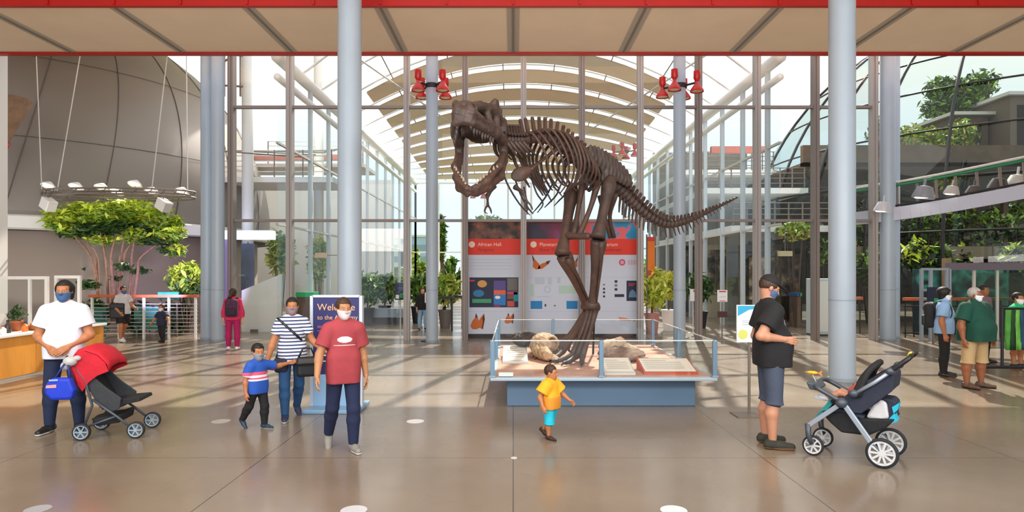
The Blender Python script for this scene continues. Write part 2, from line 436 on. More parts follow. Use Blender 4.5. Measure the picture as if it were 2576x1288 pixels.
    for c in tops:
        e = c.get('e', .012); pr = inflate(torso, e) + ([rc(S + (0, .004*H, 0), S + (0, 0, .05*H), .036*H+e, .032*H+e, .02)] if c.get('collar') else [])
        sl = c.get('sleeve', .6)
        pr = pr + [bx(P0 + (0, -belly*.4*H, .0), (np.array((max(.094*gg*(1.05 if female else 1), hw/H + .047*fat*kf), .072*g + belly*.3, .14))*H) + e, min(.066*H*g, .1), .06)]
        if sl > 0:
            for s in 'LR': pr = pr + arm_pr(s, sl, e + c.get('se', .006))
        gt = Grid(pr, vox); V = gt.ev(pr)
        hem = P0 + np.array((0, 0, c.get('hem', -.02)*H)); V = np.maximum(V, gt.plane(hem, (0, 0, -1)) if not c.get('sleeveless_cut') else V)
        if sl > 1:
            pass
        if c.get('vneck'): 
            vp = [rc(S + (0, -.10*H, .05*H), S + (0, -.10*H, -.05*H), .03*H, .012*H, .01, 'u')]; V = np.maximum(V, -gt.ev(vp))
        # sleeves may hang below the hem: keep them
        if sl > 0 and c.get('hem', -.02) > -.5:
            arms_only = []
            for s in 'LR': arms_only += arm_pr(s, sl, e + c.get('se', .006))
            V = np.minimum(V, gt.ev(arms_only))
        o = sdf_obj(c.get('name', 'shirt'), pr, vox, c['m'], root, True, V, gt); last_top = (pr, gt, V, o)
        if c.get('label'): o['label'] = c['label']
    for c in bottoms:
        e = c.get('e', .012); top = c.get('waist', .075)
        pr = inflate(torso[:2], e*.9)
        for s in 'LR': pr = pr + leg_pr(s, min(1.99, c.get('leg', 1.93) + .04) if c.get('leg', 1.93) > 1.5 else c.get('leg'), e, c.get('flare', 0.))
        gt = Grid(pr, vox); V = gt.ev(pr); V = np.maximum(V, gt.plane(P0 + np.array((0, 0, top*H)), (0, 0, 1)))
        sdf_obj(c.get('name', 'trousers'), pr, vox, c['m'], root, True, V, gt)
    for nm, (c, r), m in patches:       # prints on the chest: thin patches that follow the shirt
        pr, gt, V, o = last_top
        W = np.maximum(V - .004, gt.ev([el(P0 + t*L*c[2] + (c[0]*H, c[1]*H, 0), np.array(r)*H, .002)]))
        vv, ff = gt.mesh(W)
        if len(ff): mesh_obj(nm, vv, ff, m, o, True, True)
    for nm, p, nn, w, e, m in straps:   # straps lie over the shirt
        pr, gt, V, o = last_top
        nn = nrm(nn); d = np.abs(gt.plane(P0 + np.array(p)*H, nn)) - w
        tor = gt.ev(inflate(torso, e + .024))
        W = np.maximum(tor, d); vv, ff = gt.mesh(W)
        if len(ff): mesh_obj(nm, vv, ff, m, root, True, True)
    if shoes:
        for s in 'LR':
            q, R = foot_pr(s); dn = R @ np.array((0, 0, -1.)); fsz = 1.
            sp = [rc(q(0, .026, -.017), q(0, -.045, -.020), .0255*H, .025*H, .02), rc(q(0, -.04, -.022), q(0, -.105, -.026), .026*H, .020*H, .02), rc(J['an'+s] + R @ np.array((0, .006, -.01))*H, J['an'+s] + R @ np.array((0, .01, .018))*H, .029*H, .028*H, .02, cut=[(J['an'+s] + R @ np.array((0, 0, .012))*H, R @ np.array((0, 0, 1.)))])]
            gs = Grid(sp, min(vox, .008)); V = np.maximum(gs.ev(sp), gs.plane(q(0, 0, -.034), dn))
            o = sdf_obj('shoe', sp, .008, shoes, root, True, V, gs)
            if sole and o:
                pr = inflate(sp[:2], .003); g3 = Grid(pr, min(vox, .008)*.8); V = np.maximum(np.maximum(g3.ev(pr), g3.plane(q(0, 0, -.045), dn)), g3.plane(q(0, 0, -.031), -dn))
                sdf_obj('sole', pr, .008, sole, o, True, V, g3)
    if socks:
        for s in 'LR':
            a, b = J['an'+s], J['kn'+s]; pr = [rc(a, a + (b-a)*.2, .026*H, .027*H, .01)]; sdf_obj('sock', pr, .009, socks, root, True)
    if hair and hairm:
        pr = [el(hp(0, .07, .12), np.array((.372, .44, .425))*hl, .02, R=RH)]
        if hair in ('bob', 'long', 'fluffy', 'pony'):
            pr += [rc(hp(.2, .16, .1), hp(.22, .2, -.3), .2*hl, .15*hl, .04), rc(hp(-.2, .16, .1), hp(-.22, .2, -.3), .2*hl, .15*hl, .04), rc(hp(0, .25, .1), hp(0, .3, -.3), .24*hl, .18*hl, .04)]
        if hair == 'long': pr += [rc(hp(0, .3, -.2), hp(0, .42, -1.0), .26*hl, .16*hl, .05)]
        if hair == 'pony': pr += [rc(hp(.1, .45, .1), hp(.22, .62, -.45), .12*hl, .15*hl, .04), rc(hp(.22, .62, -.45), hp(.25, .5, -.95), .15*hl, .05*hl, .04)]
        if hair == 'fluffy': pr += [el(hp(0, .1, .2), np.array((.47, .5, .4))*hl, .04, R=RH)]
        if hair == 'bun': pr += [el(hp(0, .5, .2), .16*hl, .03)]
        gh = Grid(pr, vox*.8); V = gh.ev(pr)
        fr = [bx(hp(0, -.42, -.15), np.array((.27, .28, .40))*hl, .03*hl, R=RH)]
        V = np.maximum(V, -gh.ev(fr))
        if hair in ('short', 'bun', 'crop'): V = np.maximum(V, gh.plane(hp(0, .4, -.28 if hair != 'crop' else -.2), RH @ nrm((0, -.35, -1))))
        nse = (np.sin(gh.x*170+gh.z*60)*np.sin(gh.y*150)*np.sin(gh.z*120+gh.x*40)*.003).astype(np.float32)
        sdf_obj('hair', pr, vox, hairm, root, True, V + nse, gh)
    if mask:
        pr = inflate(headp[:3] + face[:1], .009); gm = Grid(pr, vox*.75); V = gm.ev(pr)
        V = np.maximum(V, gm.plane(hp(0, 0, -.04), RH @ nrm((0, -.15, 1)))); V = np.maximum(V, gm.plane(hp(0, -.06, 0), RH @ np.array((0, 1., 0)))); 
        o = sdf_obj('face_mask', pr, vox, mask, root, True, V, gm)
        lp = [rc(hp(.31*sx, .06, -.02), hp(.26*sx, -.12, y), .006, None, .004) for sx in (-1, 1) for y in (-.12, -.34)]
        sdf_obj('ear_loop', lp, .005, mask, o, True)
    if hat:
        pr = [el(hp(0, .06, .17), np.array((.38, .45, .40))*hl, .02, R=RH)]; gh = Grid(pr, vox*.8); V = np.maximum(gh.ev(pr), gh.plane(hp(0, 0, .18), RH @ np.array((0, 0, -1.))))
        o = sdf_obj('cap', pr, vox, hat, root, True, V, gh)
        pb = [el(hp(0, -.42, .20), np.array((.33, .40, .045))*hl, .01, R=RH @ rotx(.18))]; sdf_obj('cap_brim', pb, vox*.6, hat, o, True)
    if lift: root.location.z += lift
    root['_j'] = 0; del root['_j']
    return root, J, P0, S, HC
# ---------------------------------------------------------------- camera, light, sky
cam = bpy.data.cameras.new('camera'); co = bpy.data.objects.new('camera', cam); COL.objects.link(co); SC.camera = co
co.location = (0, 0, CZ); co.rotation_euler = (math.pi/2, 0, 0)
cam.sensor_width = 36; cam.lens = F / 2576 * 36; cam.shift_x = -3/2576; cam.shift_y = 41/2576; cam.clip_end = 400
SC.view_settings.view_transform = 'Standard'; SC.view_settings.look = 'None'; SC.view_settings.exposure = 0.30
try:
    SC.cycles.use_denoising = True; SC.cycles.max_bounces = 8; SC.cycles.transparent_max_bounces = 24
    SC.cycles.sample_clamp_indirect = 6; SC.cycles.caustics_reflective = False; SC.cycles.caustics_refractive = False
except Exception: pass
w = bpy.data.worlds.new('sky'); SC.world = w; w.use_nodes = True; nt = w.node_tree; bg = nt.nodes['Background']
tc = nt.nodes.new('ShaderNodeTexCoord'); sp = nt.nodes.new('ShaderNodeSeparateXYZ'); rp = nt.nodes.new('ShaderNodeValToRGB')
nt.links.new(tc.outputs['Generated'], sp.inputs[0]); nt.links.new(sp.outputs['Z'], rp.inputs[0]); nt.links.new(rp.outputs[0], bg.inputs[0])
rp.color_ramp.elements[0].position = 0.0; rp.color_ramp.elements[0].color = (.62, .78, .92, 1)
rp.color_ramp.elements[1].position = .26; rp.color_ramp.elements[1].color = (1.0, 1.0, 1.0, 1)
e = rp.color_ramp.elements.new(.11); e.color = (.66, .83, 1.0, 1)
bg.inputs[1].default_value = 1.15
def light(name, kind, loc, energy, size=1., color=(1, 1, 1), rot=(0, 0, 0), sy=None, aim=None):
    l = bpy.data.lights.new(name, kind); l.energy = energy; l.color = color
    o = bpy.data.objects.new(name, l); COL.objects.link(o); o.location = loc; o.rotation_euler = rot
    if kind == 'AREA':
        l.size = size
        if sy: l.shape = 'RECTANGLE'; l.size_y = sy
    if kind == 'SPOT': l.spot_size = size; l.shadow_soft_size = .1
    if aim is not None: o.rotation_euler = (Vector(aim) - Vector(loc)).to_track_quat('-Z', 'Y').to_euler()
    return o
sun = light('sun', 'SUN', (0, 30, 30), 6.5, color=(1, .91, .79)); sun.data.angle = .012
sun.rotation_euler = Vector((-.22, -.92, -.98)).to_track_quat('-Z', 'Y').to_euler()
light('hall_fill', 'AREA', (0, 1.5, 8.2), 480, 16, (1, .97, .93), (0, 0, 0), 6)  # unseen overhead fill, added to brighten the hall
light('soffit_fill', 'AREA', (0, 2.5, 3.4), 520, 16, (1, .95, .88), aim=(0, 13.6, 7.0), sy=1.2)  # fill added out of view to brighten the underside of the bridge
light('rear_fill', 'AREA', (0, -7.5, 4.5), 620, 20, (.93, .96, 1), aim=(0, 10, 2.5), sy=6)  # large fill behind the camera, added to brighten the foreground

# ---------------------------------------------------------------- materials
M = {}
M['steel'] = mat('painted_steel', '#93a0ad', .42, 0, .04, 3); M['col'] = mat('column_paint', '#a6b4c2', .38, 0, .03, 2)
M['mull'] = mat('mullion_metal', '#a59e9b', .5, .1); M['mulld'] = mat('mullion_dark', '#857a76', .5, .1)
M['red'] = mat('red_paint', '#b5130c', .45, 0, .05, 4); M['beige'] = mat('beige_panel', '#f7e0c6', .75, 0, .03, 1.2)
M['grey'] = mat('grey_metal', '#7d746c', .5, .3); M['white'] = mat('white_paint', '#eceae6', .5); M['black'] = mat('black_plastic', '#17181b', .45)
M['dark'] = mat('dark_metal', '#2b2a2c', .5, .3); M['offwhite'] = mat('off_white', '#cfcbc5', .6)
GL = glass('clear_glass', '#f3f8f8', .05); GLD = glass('dome_glass', '#e6ece8', .03); GLT = glass('teal_glass', '#8fc7bd', .08)

# polished concrete floor with joints every 2.4 m
def floor_mat():
    m = bpy.data.materials.new('polished_concrete'); m.use_nodes = True; nt = m.node_tree; b = nt.nodes['Principled BSDF']; N = nt.nodes.new; L = nt.links.new
    g = N('ShaderNodeNewGeometry'); s = N('ShaderNodeSeparateXYZ'); L(g.outputs['Position'], s.inputs[0])
    def mth(op, a, bv=None):
        n = N('ShaderNodeMath'); n.operation = op
        if isinstance(a, (int, float)): n.inputs[0].default_value = a
        else: L(a, n.inputs[0])
        if bv is not None:
            if isinstance(bv, (int, float)): n.inputs[1].default_value = bv
            else: L(bv, n.inputs[1])
        return n.outputs[0]
    def joint(o, off):
        f = mth('FRACT', mth('DIVIDE', mth('ADD', o, off), 2.42)); d = mth('ABSOLUTE', mth('SUBTRACT', f, .5)); return mth('LESS_THAN', d, .0022)
    j = mth('MAXIMUM', joint(s.outputs[0], 1.21 + 24.2), joint(s.outputs[1], 1.21 + 24.2 - 6.17))
    n1 = N('ShaderNodeTexNoise'); n1.inputs['Scale'].default_value = .55; n1.inputs['Detail'].default_value = 4; n1.inputs['Roughness'].default_value = .5; L(g.outputs['Position'], n1.inputs['Vector'])
    r = N('ShaderNodeValToRGB'); r.color_ramp.elements[0].position = .32; r.color_ramp.elements[0].color = lin('#7a6b5b'); r.color_ramp.elements[1].position = .7; r.color_ramp.elements[1].color = lin('#918271')
    L(n1.outputs['Fac'], r.inputs[0])
    mx = N('ShaderNodeMix'); mx.data_type = 'RGBA'; L(j, mx.inputs['Factor']); L(r.outputs[0], mx.inputs['A']); mx.inputs['B'].default_value = lin('#4c443d'); L(mx.outputs['Result'], b.inputs['Base Color'])
    n2 = N('ShaderNodeTexNoise'); n2.inputs['Scale'].default_value = 1.3; n2.inputs['Detail'].default_value = 2; L(g.outputs['Position'], n2.inputs['Vector'])
    r2 = N('ShaderNodeMapRange'); r2.inputs['To Min'].default_value = .2; r2.inputs['To Max'].default_value = .34; L(n2.outputs['Fac'], r2.inputs['Value']); L(r2.outputs[0], b.inputs['Roughness'])
    b.inputs['Specular IOR Level'].default_value = .6; b.inputs['Coat Weight'].default_value = .25; b.inputs['Coat Roughness'].default_value = .12
    return m
def struct(name, m, mb, bevel=0., smooth=False): return tag(mb.build(name, m, None, smooth, bevel=bevel), kind='structure')
mb = MB(); mb.box(-24, 26, -9, 44, -.3, 0); struct('floor', floor_mat(), mb)
mb = MB(); mb.box(-120, 120, 44, 260, -.5, -.1); struct('ground', mat('lawn', '#6f8a4b', .9, 0, .25, .2), mb)

# bridge soffit across the hall, with grey slot strips and red edge beams
S0, S1 = 12.25, 14.85; SZ = CZ + (HY - 131) * S1 / F
mb = MB(); mb.box(-16, 17, S0, S1, SZ, SZ + .25); struct('ceiling_bridge', M['beige'], mb)
for k in range(-5, 6):
    x = k * 277 * S1 / F
    mb = MB(); mb.box(x - .125, x + .125, S0, S1, SZ - .012, SZ + .02); o = struct('ceiling_strip', mat('strip_grey', '#b9ada0', .6), mb)
    mb = MB(); mb.box(x - .02, x + .02, S0, S1, SZ - .03, SZ + .0); struct('ceiling_strip_rib', mat('strip_rib', '#857a70', .6), mb)
mb = MB(); mb.box(-16, 17, S1, S1 + .12, SZ - .02, SZ + .5); mb.box(-16, 17, S1 - .03, S1 + .14, SZ - .045, SZ - .015); struct('trim_1', M['red'], mb)
mb = MB(); mb.box(-16, 17, S0 - .1, S0, SZ - .05, SZ + .55)
for k in range(-14, 15): mb.box(k*1.27 - .02, k*1.27 + .02, S0 - .13, S0 - .1, SZ - .03, SZ + .55)
struct('trim_2', M['red'], mb)
mb = MB(); mb.box(-16, 17, -9, S0 - .2, 8.6, 8.8); struct('ceiling', M['beige'], mb)
mb = MB(); mb.box(-16, 17, S0 - .1, S0, SZ + .55, 8.8); struct('wall_sun_block', M['beige'], mb)  # unseen wall, added to stop sun passing between bridge and ceiling
mb = MB(); mb.box(-16, -8.4, S1 + .3, 18, 9.0, 9.2); struct('ceiling_left', M['beige'], mb)
for k in range(3):
    mb = MB(); mb.box(-16, -8.4, S1 + 1.2 + k*.8, S1 + 1.3 + k*.8, 8.7, 9.0); struct('ceiling_rib', M['grey'], mb)
mb = MB(); mb.poly((-30, 0, 0), (0, 1, 0), (0, 0, 1), [(18, 9.5), (25, 13.0), (46, 20.6), (46, 20.9), (25, 13.3), (18, 9.8)], (20.2, 0, 0)); struct('ceiling_sun_block', M['beige'], mb)  # added roof, sloped and placed to keep sun off the planetarium dome
mb = MB(); mb.box(-16.2, -15.9, -9, 15, 0, 8.8); struct('wall_left', M['offwhite'], mb)
mb = MB(); mb.box(17.2, 17.4, -9, 15, 0, 8.8); struct('wall_right', M['offwhite'], mb)

# ---------------------------------------------------------------- columns
def column(x, y, r, label, m=None, base=True, top=SZ + 2.6, group=None):
    t = thing('column', label, 'column', (x, y, 0), 0, group)
    mb = MB(); mb.lathe([(r, 0), (r, top)], (0, 0, 0), 40); mb.build('shaft', m or M['col'], t, True, True, angle=.6)
    if base:
        mb = MB(); mb.lathe([(r + .012, 0), (r + .012, .05), (r + .003, .06)], (0, 0, 0), 40); mb.build('base_ring', M['steel'], t, True, True, angle=.6)
    mb = MB(); mb.lathe([(r + .004, 1.33), (r + .004, 1.35)], (0, 0, 0), 40); mb.build('joint_ring', M['steel'], t, True, True, angle=.6)
    return t
column(-2.88, 11.2, .207, 'thick pale blue-grey column rising behind the people at the blue welcome sign', top=8.6)
column(5.48, 10.6, .207, 'thick pale blue-grey column rising behind the navy stroller', top=8.6)
column(-2.10, 16.45, .155, 'slim grey column with red lamps left of the dinosaur head', top=9.5)
column(4.30, 16.45, .155, 'slim grey column with red lamps right of the dinosaur', top=9.5)
column(-7.76, 16.7, .17, 'grey column beside the girl in pink, nearer of the pair', top=9.5)
column(-8.22, 17.1, .17, 'grey column touching the white railing at the left planetarium bay', top=9.5)
column(9.95, 16.9, .19, 'wide grey column by the right railing, front of the pair', top=9.5)
column(10.45, 17.5, .17, 'grey column tucked behind the wide column by the right railing', top=9.5)
mb = MB(); mb.box(-12.4, -12.08, 14.9, 15.2, .0, 9); struct('trim_3', M['white'], mb)

# ---------------------------------------------------------------- glass front of the piazza
GY = 16.94; ZH1, ZH2 = CZ + 415*GY/F, CZ + 130*GY/F; GTOP = 9.4
XS = [.275 + 1.552*k for k in range(-5, 7)]
for i, x in enumerate(XS):
    mb = MB(); mb.box(x - .075, x + .075, GY - .12, GY + .1, 0, GTOP); mb.box(x - .02, x + .02, GY - .17, GY - .12, 0, GTOP)
    struct('trim_%d' % (10 + i), M['mull'] if i % 2 else M['mulld'], mb)
for j, z in enumerate((ZH1, ZH2, GTOP)):
    mb = MB(); mb.box(XS[0], XS[-1], GY - .06, GY + .06, z - .035, z + .035); struct('trim_%d' % (30 + j), M['mulld'], mb)
for i in range(len(XS) - 1):
    wd = thing('window_%d' % (i + 1), None, None, ((XS[i] + XS[i+1])/2, GY, 0), kind='structure')
    for z0, z1 in ((ZH1 + .04, GTOP - .04), (ZH2 + .04, ZH1 - .04)) + (((.05, ZH2 - .04),) if i in (0, 1, 2, 9, 10) else ()):
        mb = MB(); a, b = XS[i] + .075, XS[i+1] - .075; mb.quad((a, GY, z0), (b, GY, z0), (b, GY, z1), (a, GY, z1)); mb.build('pane', GL, wd)
for s, (x0, x1) in enumerate(((-16, XS[0]), (XS[-1], 17))):
    pass
# ---------------------------------------------------------------- piazza roof and side walls
FARY = 41.4; XL, XR = -6.36, 7.2; ZE = 7.62
def roofz(x, y):
    u = (x - (XL + XR)/2) / ((XR - XL)/2); a = 3.1 * max(0, (FARY - y)) / 25
    return ZE + .12 + a * (1 - u*u)
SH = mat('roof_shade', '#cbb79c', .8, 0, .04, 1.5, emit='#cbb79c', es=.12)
for k in range(2, 12):
    y0 = 19.6 + k*1.82; rows = []
    for yy in (y0, y0 + .6, y0 + 1.2):
        rows.append([Vector((x, yy, roofz(x, yy))) for x in np.linspace(XL + 1.0, XR - 1.2, 19)])
    mb = MB(); mb.grid(rows); mb.grid([[p + Vector((0, 0, .04)) for p in r[::-1]] for r in rows]); struct('ceiling_shade', SH, mb, smooth=True)
for k in range(13):
    y0 = 19.3 + k*1.82; mb = MB(); mb.tube([(x, y0, roofz(x, y0) + .1) for x in np.linspace(XL, XR, 21)], .035, 6); struct('ceiling_arch', M['white'], mb, smooth=True)
for x in (-4.4, -2.4, -.4, 1.6, 3.6, 5.4):
    mb = MB(); mb.tube([(x, y, roofz(x, y) + .05) for y in np.linspace(17, FARY, 18)], .022, 5); struct('ceiling_cable', M['grey'], mb, smooth=True)
for x0, x1 in ((-5.6, 1.0), (6.6, .2)):
    mb = MB(); mb.tube([(x0, 17.4, 8.6), (x1, 40, 7.75)], .03, 6); struct('ceiling_brace', M['offwhite'], mb)
k = 0
for X in (XL, XR):
    for z, r in ((ZE, .17), (ZE - .55, .10)):
        mb = MB(); mb.tube([(X, GY + .2, z), (X, FARY, z)], r, 10); struct('trim_%d' % (40 + k), M['white'], mb, smooth=True); k += 1
    for j in range(13):
        y = 18.0 + j*1.95; mb = MB(); mb.box(X - .06, X + .06, y - .06, y + .06, 0, ZE); struct('trim_%d' % (50 + k), mat('pale_mullion', '#c3cbd2', .5), mb); k += 1
    for z in (3.1, 5.3):
        mb = MB(); mb.box(X - .04, X + .04, GY + .2, FARY, z - .03, z + .03); struct('trim_%d' % (50 + k), M['offwhite'], mb); k += 1
    mb = MB(); mb.quad((X, GY + .2, .05), (X, FARY, .05), (X, FARY, ZE), (X, GY + .2, ZE)); struct('window_%d' % (20 + k), GL, mb)
for j in range(10):
    x = XL + (XR - XL)*j/9; mb = MB(); mb.box(x - .06, x + .06, FARY - .06, FARY + .06, 0, ZE); struct('trim_%d' % (90 + j), M['white'], mb)
for z in (3.1, 7.6):
    mb = MB(); mb.box(XL, XR, FARY - .05, FARY + .05, z - .04, z + .04); struct('trim_%d' % (110 + int(z)), M['white'], mb)
# ---------------------------------------------------------------- display platform
PF = 8.55; TX0, TX1, TY0, TY1 = -.30, 2.66, 8.27, 12.0; TZ = .44
M['blue'] = mat('slate_blue_paint', '#5c7690', .45, 0, .06, 2); M['frame'] = mat('pale_blue_frame', '#a9bccb', .35, .2); M['post'] = mat('blue_post', '#6f8da6', .4, .1)
t = thing('display_platform', 'slate blue plinth with a glass-railed tray carrying the dinosaur skeleton', 'display', ((TX0+TX1)/2, 10, 0))
mb = MB(); mb.box(-.085, 2.45, PF, 11.7, .0, .385); mb.build('plinth', M['blue'], t, bevel=.012)
mb = MB(); mb.box(TX0, TX1, TY0, TY1, .385, TZ - .01); mb.build('tray', M['frame'], t, bevel=.008)
mb = MB(); mb.box(TX0 + .07, TX1 - .07, TY0 + .07, TY1 - .07, TZ - .012, TZ); mb.build('tray_bed', mat('sand_bed', '#c99a86', .9, 0, .22, 3, .5, 25), t)
RZ = .915
for i, (x, y) in enumerate(((TX0 + .03, TY0 + .03), (1.15, TY0 + .03), (TX1 - .03, TY0 + .03), (TX0 + .03, TY1 - .03), (.75, TY1 - .03), (TX1 - .03, TY1 - .03), (TX0 + .03, 10.1), (TX1 - .03, 10.1))):
    mb = MB(); mb.box(x - .028, x + .028, y - .028, y + .028, TZ - .02, RZ); p = mb.build('post', M['post'], t, bevel=.006)
    mb = MB(); mb.box(x - .04, x + .04, y - .04, y + .04, TZ - .005, TZ + .015); mb.build('foot_plate', M['steel'], p)
for a, b in (((TX0, TY0 + .03), (TX1, TY0 + .03)), ((TX0, TY1 - .03), (TX1, TY1 - .03)), ((TX0 + .03, TY0), (TX0 + .03, TY1)), ((TX1 - .03, TY0), (TX1 - .03, TY1))):
    mb = MB(); mb.quad((a[0], a[1], TZ), (b[0], b[1], TZ), (b[0], b[1], RZ - .012), (a[0], a[1], RZ - .012)); mb.build('glass_panel', GL, t)
    mb = MB(); mb.bar((*a, RZ - .006), (*b, RZ - .006), .016, .012); mb.build('glass_edge', mat('glass_edge', '#d5dfe0', .3), t)
mb = MB(); mb.box(-.19, .0, TY0 + .04, TY0 + .07, TZ, TZ + .05); tag(mb.build('display_label', M['white']), 'small white caption strip at the left front corner of the dinosaur tray', 'label')
PP = mat('panel_print', '#ece4d8', .55); PR = mat('panel_red', '#c8553a', .6)
def reading_rail(label, x0, x1, y0, y1, z1, m, edge):
    t = thing('reading_panel', label, 'sign', ((x0+x1)/2, (y0+y1)/2, TZ))
    mb = MB(); mb.poly((x0, 0, 0), (0, 1, 0), (0, 0, 1), [(y0, TZ), (y1, TZ), (y1, TZ + z1), (y0, TZ + .03)], (x1-x0, 0, 0)); mb.build('wedge', edge, t)
    u = Vector((0, y1-y0, z1-.03)); n = Vector((0, -u.z, u.y)).normalized()*.004; o = Vector((x0, y0, TZ + .03))
    mb = MB(); e = .02; a = o + u*.04 + n + Vector((e, 0, 0)); b = o + u*.96 + n + Vector((e, 0, 0)); wv = Vector((x1-x0-2*e, 0, 0)); mb.quad(a, a+wv, b+wv, b); mb.build('printed_face', m, t)
    for k in range(5):
        a = o + u*(.78 - k*.13) + n*1.6 + Vector((.06, 0, 0)); mb = MB(); wv = Vector(((x1-x0)*(.72 if k else .45), 0, 0)); mb.quad(a, a+wv, a+wv+u*.03, a+u*.03); mb.build('print_line', mat('grey_print', '#b9b1a6', .7), t)
    return t
reading_rail('white slanted reading panel just right of the middle post of the dinosaur tray', 1.21, 1.62, 8.42, 8.95, .16, PP, M['offwhite'])
reading_rail('wide white slanted reading panel with red edge at the right front of the tray', 1.74, 2.46, 8.45, 8.98, .15, PP, PR)
reading_rail('white slanted reading panel at the left rear of the tray by the dark fossil', -.16, .22, 9.5, 10.4, .16, PP, M['offwhite'])
# two fossil casts lying in the tray
def cast(name, label, c, pr, m): 
    G = Grid(pr, .014); V = G.ev(pr); V = V + (np.sin(G.x*55+G.y*20)*np.sin(G.y*48)*np.sin(G.z*60+G.x*18)*.012).astype(np.float32)
    V = np.maximum(V, G.plane((0, 0, TZ), (0, 0, -1.)))
    v, f = G.mesh(V); return v, f
t = thing('fossil_skull_cast', 'tan and black fossil skull cast lying left of the dinosaur foot in the tray', 'fossil', (.4, 10.2, TZ))
q = (.42, 10.2, TZ)
pr = [el((.50, 10.2, TZ+.20), (.24, .30, .19), .05), rc((.42, 9.95, TZ+.14), (.52, 9.62, TZ+.10), .13, .08, .05), el((.62, 10.05, TZ+.24), .09, .03, 's'), el((.44, 9.86, TZ+.2), .06, .03, 's'), rc((.6, 9.9, TZ+.05), (.66, 9.55, TZ+.05), .05, .04, .03)]
v, f = cast('', '', q, pr, None); mesh_obj('cranium', v, f, mat('tan_fossil', '#b39577', .8, 0, .45, 9, .4, 40), t, True)
pr = [el((.20, 10.35, TZ+.26), (.22, .2, .11), .04), rc((.05, 10.45, TZ+.3), (.30, 10.3, TZ+.3), .07, .09, .04)]
v, f = cast('', '', q, pr, None); mesh_obj('dark_crest', v, f, mat('dark_fossil', '#3b3430', .7, 0, .4, 9, .4, 40), t, True)
t = thing('fossil_bone_cast', 'flat brown and cream fossil cast lying right of the dinosaur foot in the tray', 'fossil', (1.6, 10.2, TZ))
pr = [el((1.70, 10.0, TZ+.08), (.36, .5, .10), .04), rc((1.45, 10.0, TZ+.10), (1.7, 9.5, TZ+.04), .1, .05, .04), rc((1.7, 9.9, TZ+.06), (2.05, 9.55, TZ+.02), .1, .04, .04)]
v, f = cast('', '', q, pr, None); mesh_obj('matrix_block', v, f, mat('brown_fossil', '#7d6150', .85, 0, .35, 8, .4, 40), t, True)
pr = [rc((1.45, 10.2, TZ+.18), (1.66, 10.3, TZ+.22), .09, .07, .03), el((1.72, 10.25, TZ+.22), (.10, .12, .10), .03), rc((1.80, 10.1, TZ+.18), (1.92, 10.0, TZ+.14), .06, .05, .03)]
v, f = cast('', '', q, pr, None); mesh_obj('bone_top', v, f, mat('cream_fossil', '#c9ae92', .8, 0, .35, 12, .4, 40), t, True)

# ---------------------------------------------------------------- the tyrannosaur skeleton
BONE = mat('dark_bone', '#46352f', .55, 0, .35, 7, .35, 45); BONE2 = mat('reddish_bone', '#4e372e', .6, 0, .3, 6, .35, 40); BONE3 = mat('grey_bone', '#4c403d', .5, 0, .3, 9, .35, 40); TOOTH = mat('tooth', '#a08c7a', .4)
FOOT = P(1455, 905, 9.9)
rex = thing('tyrannosaur_skeleton', 'dark brown mounted tyrannosaur skeleton striding across the glass-railed blue plinth', 'skeleton', (FOOT.x, FOOT.y, TZ))
def bone(name, pts, rs, m=BONE, n=10, flat=1., up=Vector((0, 0, 1)), sub=4):
    mb = MB(); pp = spline([(*p, r) for p, r in zip(pts, rs)], sub)
    mb.tube([q[:3] for q in pp], [max(.004, q[3]) for q in pp], n, flat=flat, up=up); return mb.build(name, m, rex, True)
SPX = [(1246, 346, 8.35), (1275, 352, 8.5), (1310, 352, 8.7), (1350, 345, 8.9), (1392, 352, 9.15), (1430, 378, 9.4), (1465, 408, 9.65), (1510, 430, 9.95), (1552, 468, 10.3), (1592, 510, 10.65), (1636, 546, 10.95), (1676, 563, 11.2), (1724, 556, 11.5), (1784, 530, 11.9), (1856, 496, 12.4)]
SPN = [P(*q) for q in SPX]
sp = spline([tuple(p) for p in SPN], 24); cum = [0]
for a, b in zip(sp, sp[1:]): cum.append(cum[-1] + float(np.linalg.norm(b - a)))
def along(s):
    s = min(max(s, 0), cum[-1]); i = min(np.searchsorted(cum, s), len(cum)-1); i = max(i, 1); f = (s - cum[i-1])/max(1e-9, cum[i]-cum[i-1])
    p = sp[i-1] + (sp[i]-sp[i-1])*f; t = sp[i]-sp[i-1]; return Vector(p), Vector(t).normalized()
def s_of(i): return cum[min(i*24, len(cum)-1)]
sN, sB, sP0, sP1, sT = 0, s_of(2), s_of(6), s_of(8), cum[-1]
def vertebra(name, s, ln, r, spine, trans, chev=0., m=BONE, tilt=.0):
    p, t = along(s); _, sd, u = frame(t); mb = MB()
    mb.tube([p - t*ln*.5, p - t*ln*.3, p, p + t*ln*.3, p + t*ln*.5], [r*1.05, r*.95, r*.72, r*.95, r*1.05], 10)
    if spine:
        b = u*r*.7; mb.poly(p + b, t, u, [(-ln*.36, 0), (ln*.30, 0), (ln*.26 + tilt*spine, spine*.8), (ln*.2 + tilt*spine, spine), (-ln*.24 + tilt*spine, spine*.98)], sd*r*.32)
        mb.ell(p + u*(r*.7 + spine) + t*tilt*spine + sd*r*.16, (r*.3, r*.3, r*.26), 8, 6)
    if trans:
        for k in (-1, 1): mb.tube([p + u*r*.5, p + u*r*.75 + sd*k*trans*.6, p + u*r*.6 + sd*k*trans], [r*.36, r*.28, r*.22], 7)
    if chev: mb.tube([p - u*r*.6, p - u*(r*.8 + chev*.6) + t*chev*.15, p - u*(r*.8 + chev) + t*chev*.3], [r*.26, r*.2, r*.13], 6)
    return mb.build(name, m, rex, True, angle=.9)
n = 8
